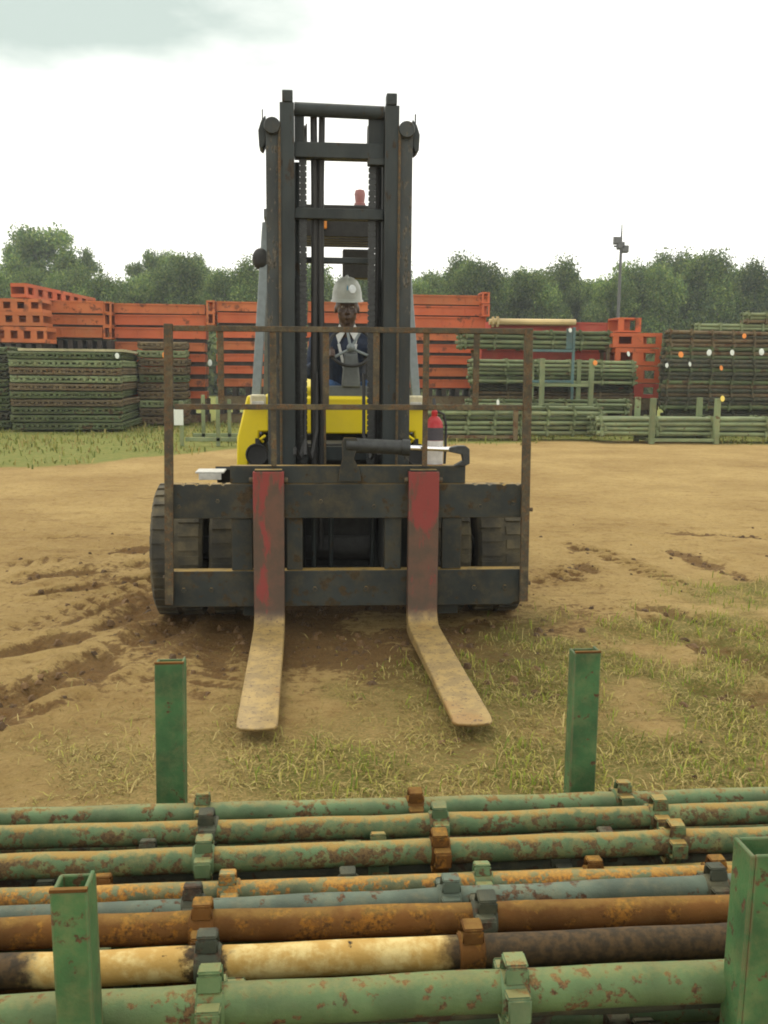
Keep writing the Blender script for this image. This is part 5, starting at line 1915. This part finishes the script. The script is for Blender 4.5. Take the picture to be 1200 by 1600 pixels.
# ------------------------------------------------------------------ light pole
p = at(966, 490, 60)
LP = empty('light_pole', (p.x, 60, 0))
tag(LP, 'dark light pole with floodlights rising before the trees on the right', 'light pole')
MB().tube([(0, 0, 0), (0, 0, at(966, 400, 60).z), (0, 0, at(966, 350, 60).z)], [0.13, 0.09, 0.03], 10).build('pole', 'galv', LP)
zc = at(966, 385, 60).z
MB().box(-0.45, 0.45, -0.06, 0.06, zc-0.05, zc+0.05).build('cross_arm', 'galv', LP)
for dx, dz in ((-0.28, 0.35), (0.22, -0.15), (-0.05, 0.05)):
    mb = MB().prism([(-0.22, -0.2), (0.12, -0.25), (0.12, 0.25), (-0.22, 0.2)], 'x', dx-0.22, dx+0.22)
    mb.v = [(a, b2, c2+zc+dz) for a, b2, c2 in mb.v]
    mb.build('floodlight', 'galv', LP, bevel=0.03)

# ================================================================== trees
def foliage_mat(name):
    m, t, b = new_mat(name)
    a = t.nodes.new('ShaderNodeAttribute')
    a.attribute_name = 'col'
    oi = t.nodes.new('ShaderNodeObjectInfo')
    hs = t.nodes.new('ShaderNodeHueSaturation')
    mr_ = t.nodes.new('ShaderNodeMapRange')
    mr_.inputs['To Min'].default_value = 0.8
    mr_.inputs['To Max'].default_value = 1.2
    t.links.new(oi.outputs['Random'], mr_.inputs['Value'])
    t.links.new(mr_.outputs['Result'], hs.inputs['Value'])
    t.links.new(a.outputs['Color'], hs.inputs['Color'])
    t.links.new(hs.outputs['Color'], b.inputs['Base Color'])
    b.inputs['Roughness'].default_value = 0.6
    b.inputs['Specular IOR Level'].default_value = 0.25
    trn = t.nodes.new('ShaderNodeBsdfTranslucent')
    t.links.new(hs.outputs['Color'], trn.inputs['Color'])
    mx = t.nodes.new('ShaderNodeMixShader')
    mx.inputs['Fac'].default_value = 0.4
    t.links.new(b.outputs['BSDF'], mx.inputs[1])
    t.links.new(trn.outputs['BSDF'], mx.inputs[2])
    t.links.new(mx.outputs['Shader'], t.nodes['Material Output'].inputs['Surface'])
    return m


MT['foliage'] = foliage_mat('eucalyptus_leaves')
MT['bark'] = plain('pale_bark', (0.20, 0.17, 0.13), 0.85, 0, 0.3, 3)


def quad_mesh(name, P):
    me = bpy.data.meshes.new(name)
    n_ = len(P)
    me.vertices.add(n_)
    me.vertices.foreach_set('co', P.astype(np.float32).ravel())
    me.loops.add(n_)
    me.loops.foreach_set('vertex_index', np.arange(n_, dtype=np.int32))
    me.polygons.add(n_//4)
    me.polygons.foreach_set('loop_start', np.arange(0, n_, 4, dtype=np.int32))
    me.update(calc_edges=True)
    return me


def crown_mesh(seed, kind):
    """unit-height tree crown made of leaf clumps; kind: 'round', 'column', 'open'"""
    g = np.random.default_rng(seed)
    lobes = []
    if kind == 'column':
        for k in range(30):
            z = 0.06+0.88*g.random()
            rr = 0.20*(1-abs(z-0.45)*1.15)
            a = g.random()*2*PI
            lobes.append((math.cos(a)*rr*g.random(), math.sin(a)*rr*g.random(), z, 0.075+0.05*g.random(), 0.10+0.05*g.random()))
    elif kind == 'round':
        for k in range(34):
            z = 0.08+0.80*g.random()**0.85
            rr = 0.30*math.sqrt(max(0.05, 1-((z-0.48)/0.55)**2))
            a = g.random()*2*PI
            q = math.sqrt(g.random())
            lobes.append((math.cos(a)*rr*q, math.sin(a)*rr*q, z, 0.085+0.06*g.random(), 0.075+0.05*g.random()))
    else:
        for k in range(34):
            z = 0.38+0.58*g.random()
            rr = 0.30*math.sqrt(max(0.1, 1-((z-0.70)/0.34)**2))
            a = g.random()*2*PI
            q = math.sqrt(g.random())
            lobes.append((math.cos(a)*rr*q, math.sin(a)*rr*q, z, 0.055+0.05*g.random(), 0.05+0.035*g.random()))
    P = []
    C = []
    for (cx_, cy_, cz_, r_, h_) in lobes:
        n_ = int(900*(r_/0.1)**1.5)
        d = g.normal(size=(n_, 3))
        d /= np.linalg.norm(d, axis=1)[:, None]
        rad = np.minimum(g.random(n_)**0.45*(1+0.22*g.normal(size=n_)), 1.2)
        c = np.stack([cx_+d[:, 0]*r_*rad, cy_+d[:, 1]*r_*rad, cz_+d[:, 2]*h_*rad], 1)
        s_ = (0.0036+0.006*g.random(n_))
        u_ = g.normal(size=(n_, 3))
        u_[:, 2] -= 0.6
        u_ /= np.linalg.norm(u_, axis=1)[:, None]
        v_ = np.cross(u_, g.normal(size=(n_, 3)))
        v_ /= np.linalg.norm(v_, axis=1)[:, None]
        q = np.stack([c-u_*s_[:, None]*1.5, c+v_*s_[:, None]*0.8, c+u_*s_[:, None]*1.5, c-v_*s_[:, None]*0.8], 1)
        P.append(q)
        tone = 0.6+0.8*g.random()
        base = np.array([(0.155, 0.225, 0.050), (0.110, 0.185, 0.052), (0.23, 0.285, 0.075), (0.080, 0.140, 0.046)])[g.integers(0, 4, n_)]
        col = base*tone*(0.7+0.6*g.random((n_, 1)))
        C.append(np.repeat(col[:, None, :], 4, 1))
    P = np.concatenate(P).reshape(-1, 3)
    C = np.concatenate(C).reshape(-1, 3)
    me = quad_mesh('crown', P)
    ca = me.attributes.new('col', 'FLOAT_COLOR', 'POINT')
    ca.data.foreach_set('color', np.concatenate([C, np.ones((len(C), 1))], 1).ravel().astype(np.float32))
    me.materials.append(MT['foliage'])
    # trunk with limbs towards the lobes
    mb = MB()
    mb.tube([(0, 0, 0), (0.006, 0.004, 0.25), (-0.008, 0.0, 0.55), (0.0, 0.0, 0.85)], [0.016, 0.013, 0.009, 0.003], 7)
    for (cx_, cy_, cz_, r_, h_) in lobes[::3]:
        z0_ = max(0.12, cz_-0.16)
        mb.tube([(0, 0, z0_), (cx_*0.5, cy_*0.5, (z0_+cz_)/2+0.01), (cx_, cy_, cz_)], [0.006, 0.0045, 0.002], 5)
    return me, mb.mesh('trunk', 'bark', 40)


CR = {'round': [crown_mesh(s, 'round') for s in (1, 2, 3)], 'column': [crown_mesh(s, 'column') for s in (4, 5, 6)], 'open': [crown_mesh(s, 'open') for s in (7, 8)]}


def tree(x, ytop, Y, kind, width, label, ybase=None):
    p = at(x, ytop, Y)
    h = p.z/1.03
    root = empty('eucalyptus_tree', (p.x, Y, 0), random.random()*6.28)
    root.scale = (h*width, h*width, h)
    tag(root, label, 'tree', 'eucalyptus trees behind the yard')
    cm_, tm_ = random.choice(CR[kind])
    for nm, me in (('crown', cm_), ('trunk', tm_)):
        o = bpy.data.objects.new(nm, me)
        COL.objects.link(o)
        o.parent = root
    return root


PROF = [(-60, 405), (-25, 412), (8, 412), (30, 398), (95, 392), (120, 395), (150, 412), (190, 428), (212, 408), (245, 398), (290, 400), (325, 392), (352, 404), (385, 402), (415, 398),
        (450, 405), (495, 402), (540, 408), (585, 402), (625, 405), (660, 410), (690, 408), (718, 398), (748, 394), (778, 410), (812, 412), (838, 406), (866, 410), (892, 402), (925, 428),
        (950, 420), (985, 402), (1012, 396), (1038, 404), (1062, 392), (1100, 370), (1128, 392), (1156, 394), (1188, 406), (1225, 398), (1262, 405)]
for i, (x_, y_) in enumerate(PROF):
    kind = 'column' if (i % 3 == 1 or x_ > 980) else 'round'
    if x_ < 0 or x_ > 1200:
        lab = 'green tree cut by the %s edge of the frame%s' % ('left' if x_ < 0 else 'right', ', the outer one' if x_ in (-60, 1262) else '')
    elif x_ < 410:
        lab = 'bushy green tree left of the mast, %s counting from the left edge' % ORD[i-1]
    elif x_ < 645:
        lab = 'green tree mostly hidden behind the mast, %s from its left' % ORD[i-13]
    else:
        lab = 'leafy green tree right of the mast, %s counting from the mast' % ORD[i-19]
    tree(x_, y_, 78+7*((i*37 % 10)/10), kind, 0.80 if kind == 'round' else 0.95, lab)
tree(66, 347, 96, 'open', 1.05, 'tallest tree with open airy crown standing above the others on the left')
tree(30, 378, 97, 'open', 0.6, 'small airy crown just left of the tallest tree')
tree(118, 382, 97, 'open', 0.6, 'small airy crown just right of the tallest tree')
tree(236, 386, 96, 'open', 0.62, 'flat dark crown above the row, left of the pair')
tree(264, 387, 96, 'open', 0.55, 'flat dark crown above the row, middle of three')
tree(290, 387, 96, 'open', 0.62, 'flat dark crown above the row, right of the pair')
tree(1030, 394, 95, 'column', 0.9, 'thin pointed tree rising behind the light pole')
# second row fills the gaps low down
g2 = np.random.default_rng(5)
for i in range(26):
    x_ = -60+i*53
    tree(x_, 424+g2.random()*16, 88+g2.random()*4, 'round', 1.3, 'dark tree of the back row in the gaps, %s from the left' % ORD[i+1])
# low scrub under the trees reads as one mass
me, _t = crown_mesh(21, 'round')
nq = 26000
g = np.random.default_rng(31)
c = np.stack([-38+82*g.random(nq), 72+8*g.random(nq), 0.2+4.6*g.random(nq)**1.1], 1)
c[:, 2] *= 0.7+0.5*fbm(c[:, 0]*0.4, c[:, 1]*0.4, 3)
s_ = 0.10+0.16*g.random(nq)
u_ = g.normal(size=(nq, 3)); u_ /= np.linalg.norm(u_, axis=1)[:, None]
v_ = np.cross(u_, g.normal(size=(nq, 3))); v_ /= np.linalg.norm(v_, axis=1)[:, None]
q = np.stack([c-u_*s_[:, None]*1.4, c+v_*s_[:, None]*0.8, c+u_*s_[:, None]*1.4, c-v_*s_[:, None]*0.8], 1).reshape(-1, 3)
me = quad_mesh('undergrowth', q)
ca = me.attributes.new('col', 'FLOAT_COLOR', 'POINT')
colr = np.repeat(np.array([(0.12, 0.155, 0.045), (0.09, 0.125, 0.042), (0.15, 0.17, 0.05)])[g.integers(0, 3, nq)]*(0.7+0.6*g.random((nq, 1))), 4, 0)
ca.data.foreach_set('color', np.concatenate([colr, np.ones((len(colr), 1))], 1).ravel().astype(np.float32))
me.materials.append(MT['foliage'])
o = bpy.data.objects.new('undergrowth', me)
COL.objects.link(o)
tag(o, 'dark green scrub filling the foot of the tree line', 'undergrowth', None, 'stuff')

# ------------------------------------------------------------------ thin haze in the yard air
hb = MB().box(-134, 144, -24, 139, -1.0, 19.0).build('haze', None, None, None)
hm = bpy.data.materials.new('haze_air')
hm.use_nodes = True
hm.node_tree.nodes.clear()
ho = hm.node_tree.nodes.new('ShaderNodeOutputMaterial')
hv = hm.node_tree.nodes.new('ShaderNodeVolumePrincipled')
hv.inputs['Color'].default_value = (0.86, 0.92, 0.97, 1)
hv.inputs['Density'].default_value = 0.0009
hv.inputs['Anisotropy'].default_value = 0.2
hm.node_tree.links.new(hv.outputs['Volume'], ho.inputs['Volume'])
hb.data.materials.append(hm)
tag(hb, 'thin pale haze in the air over the yard', 'haze', None, 'stuff')
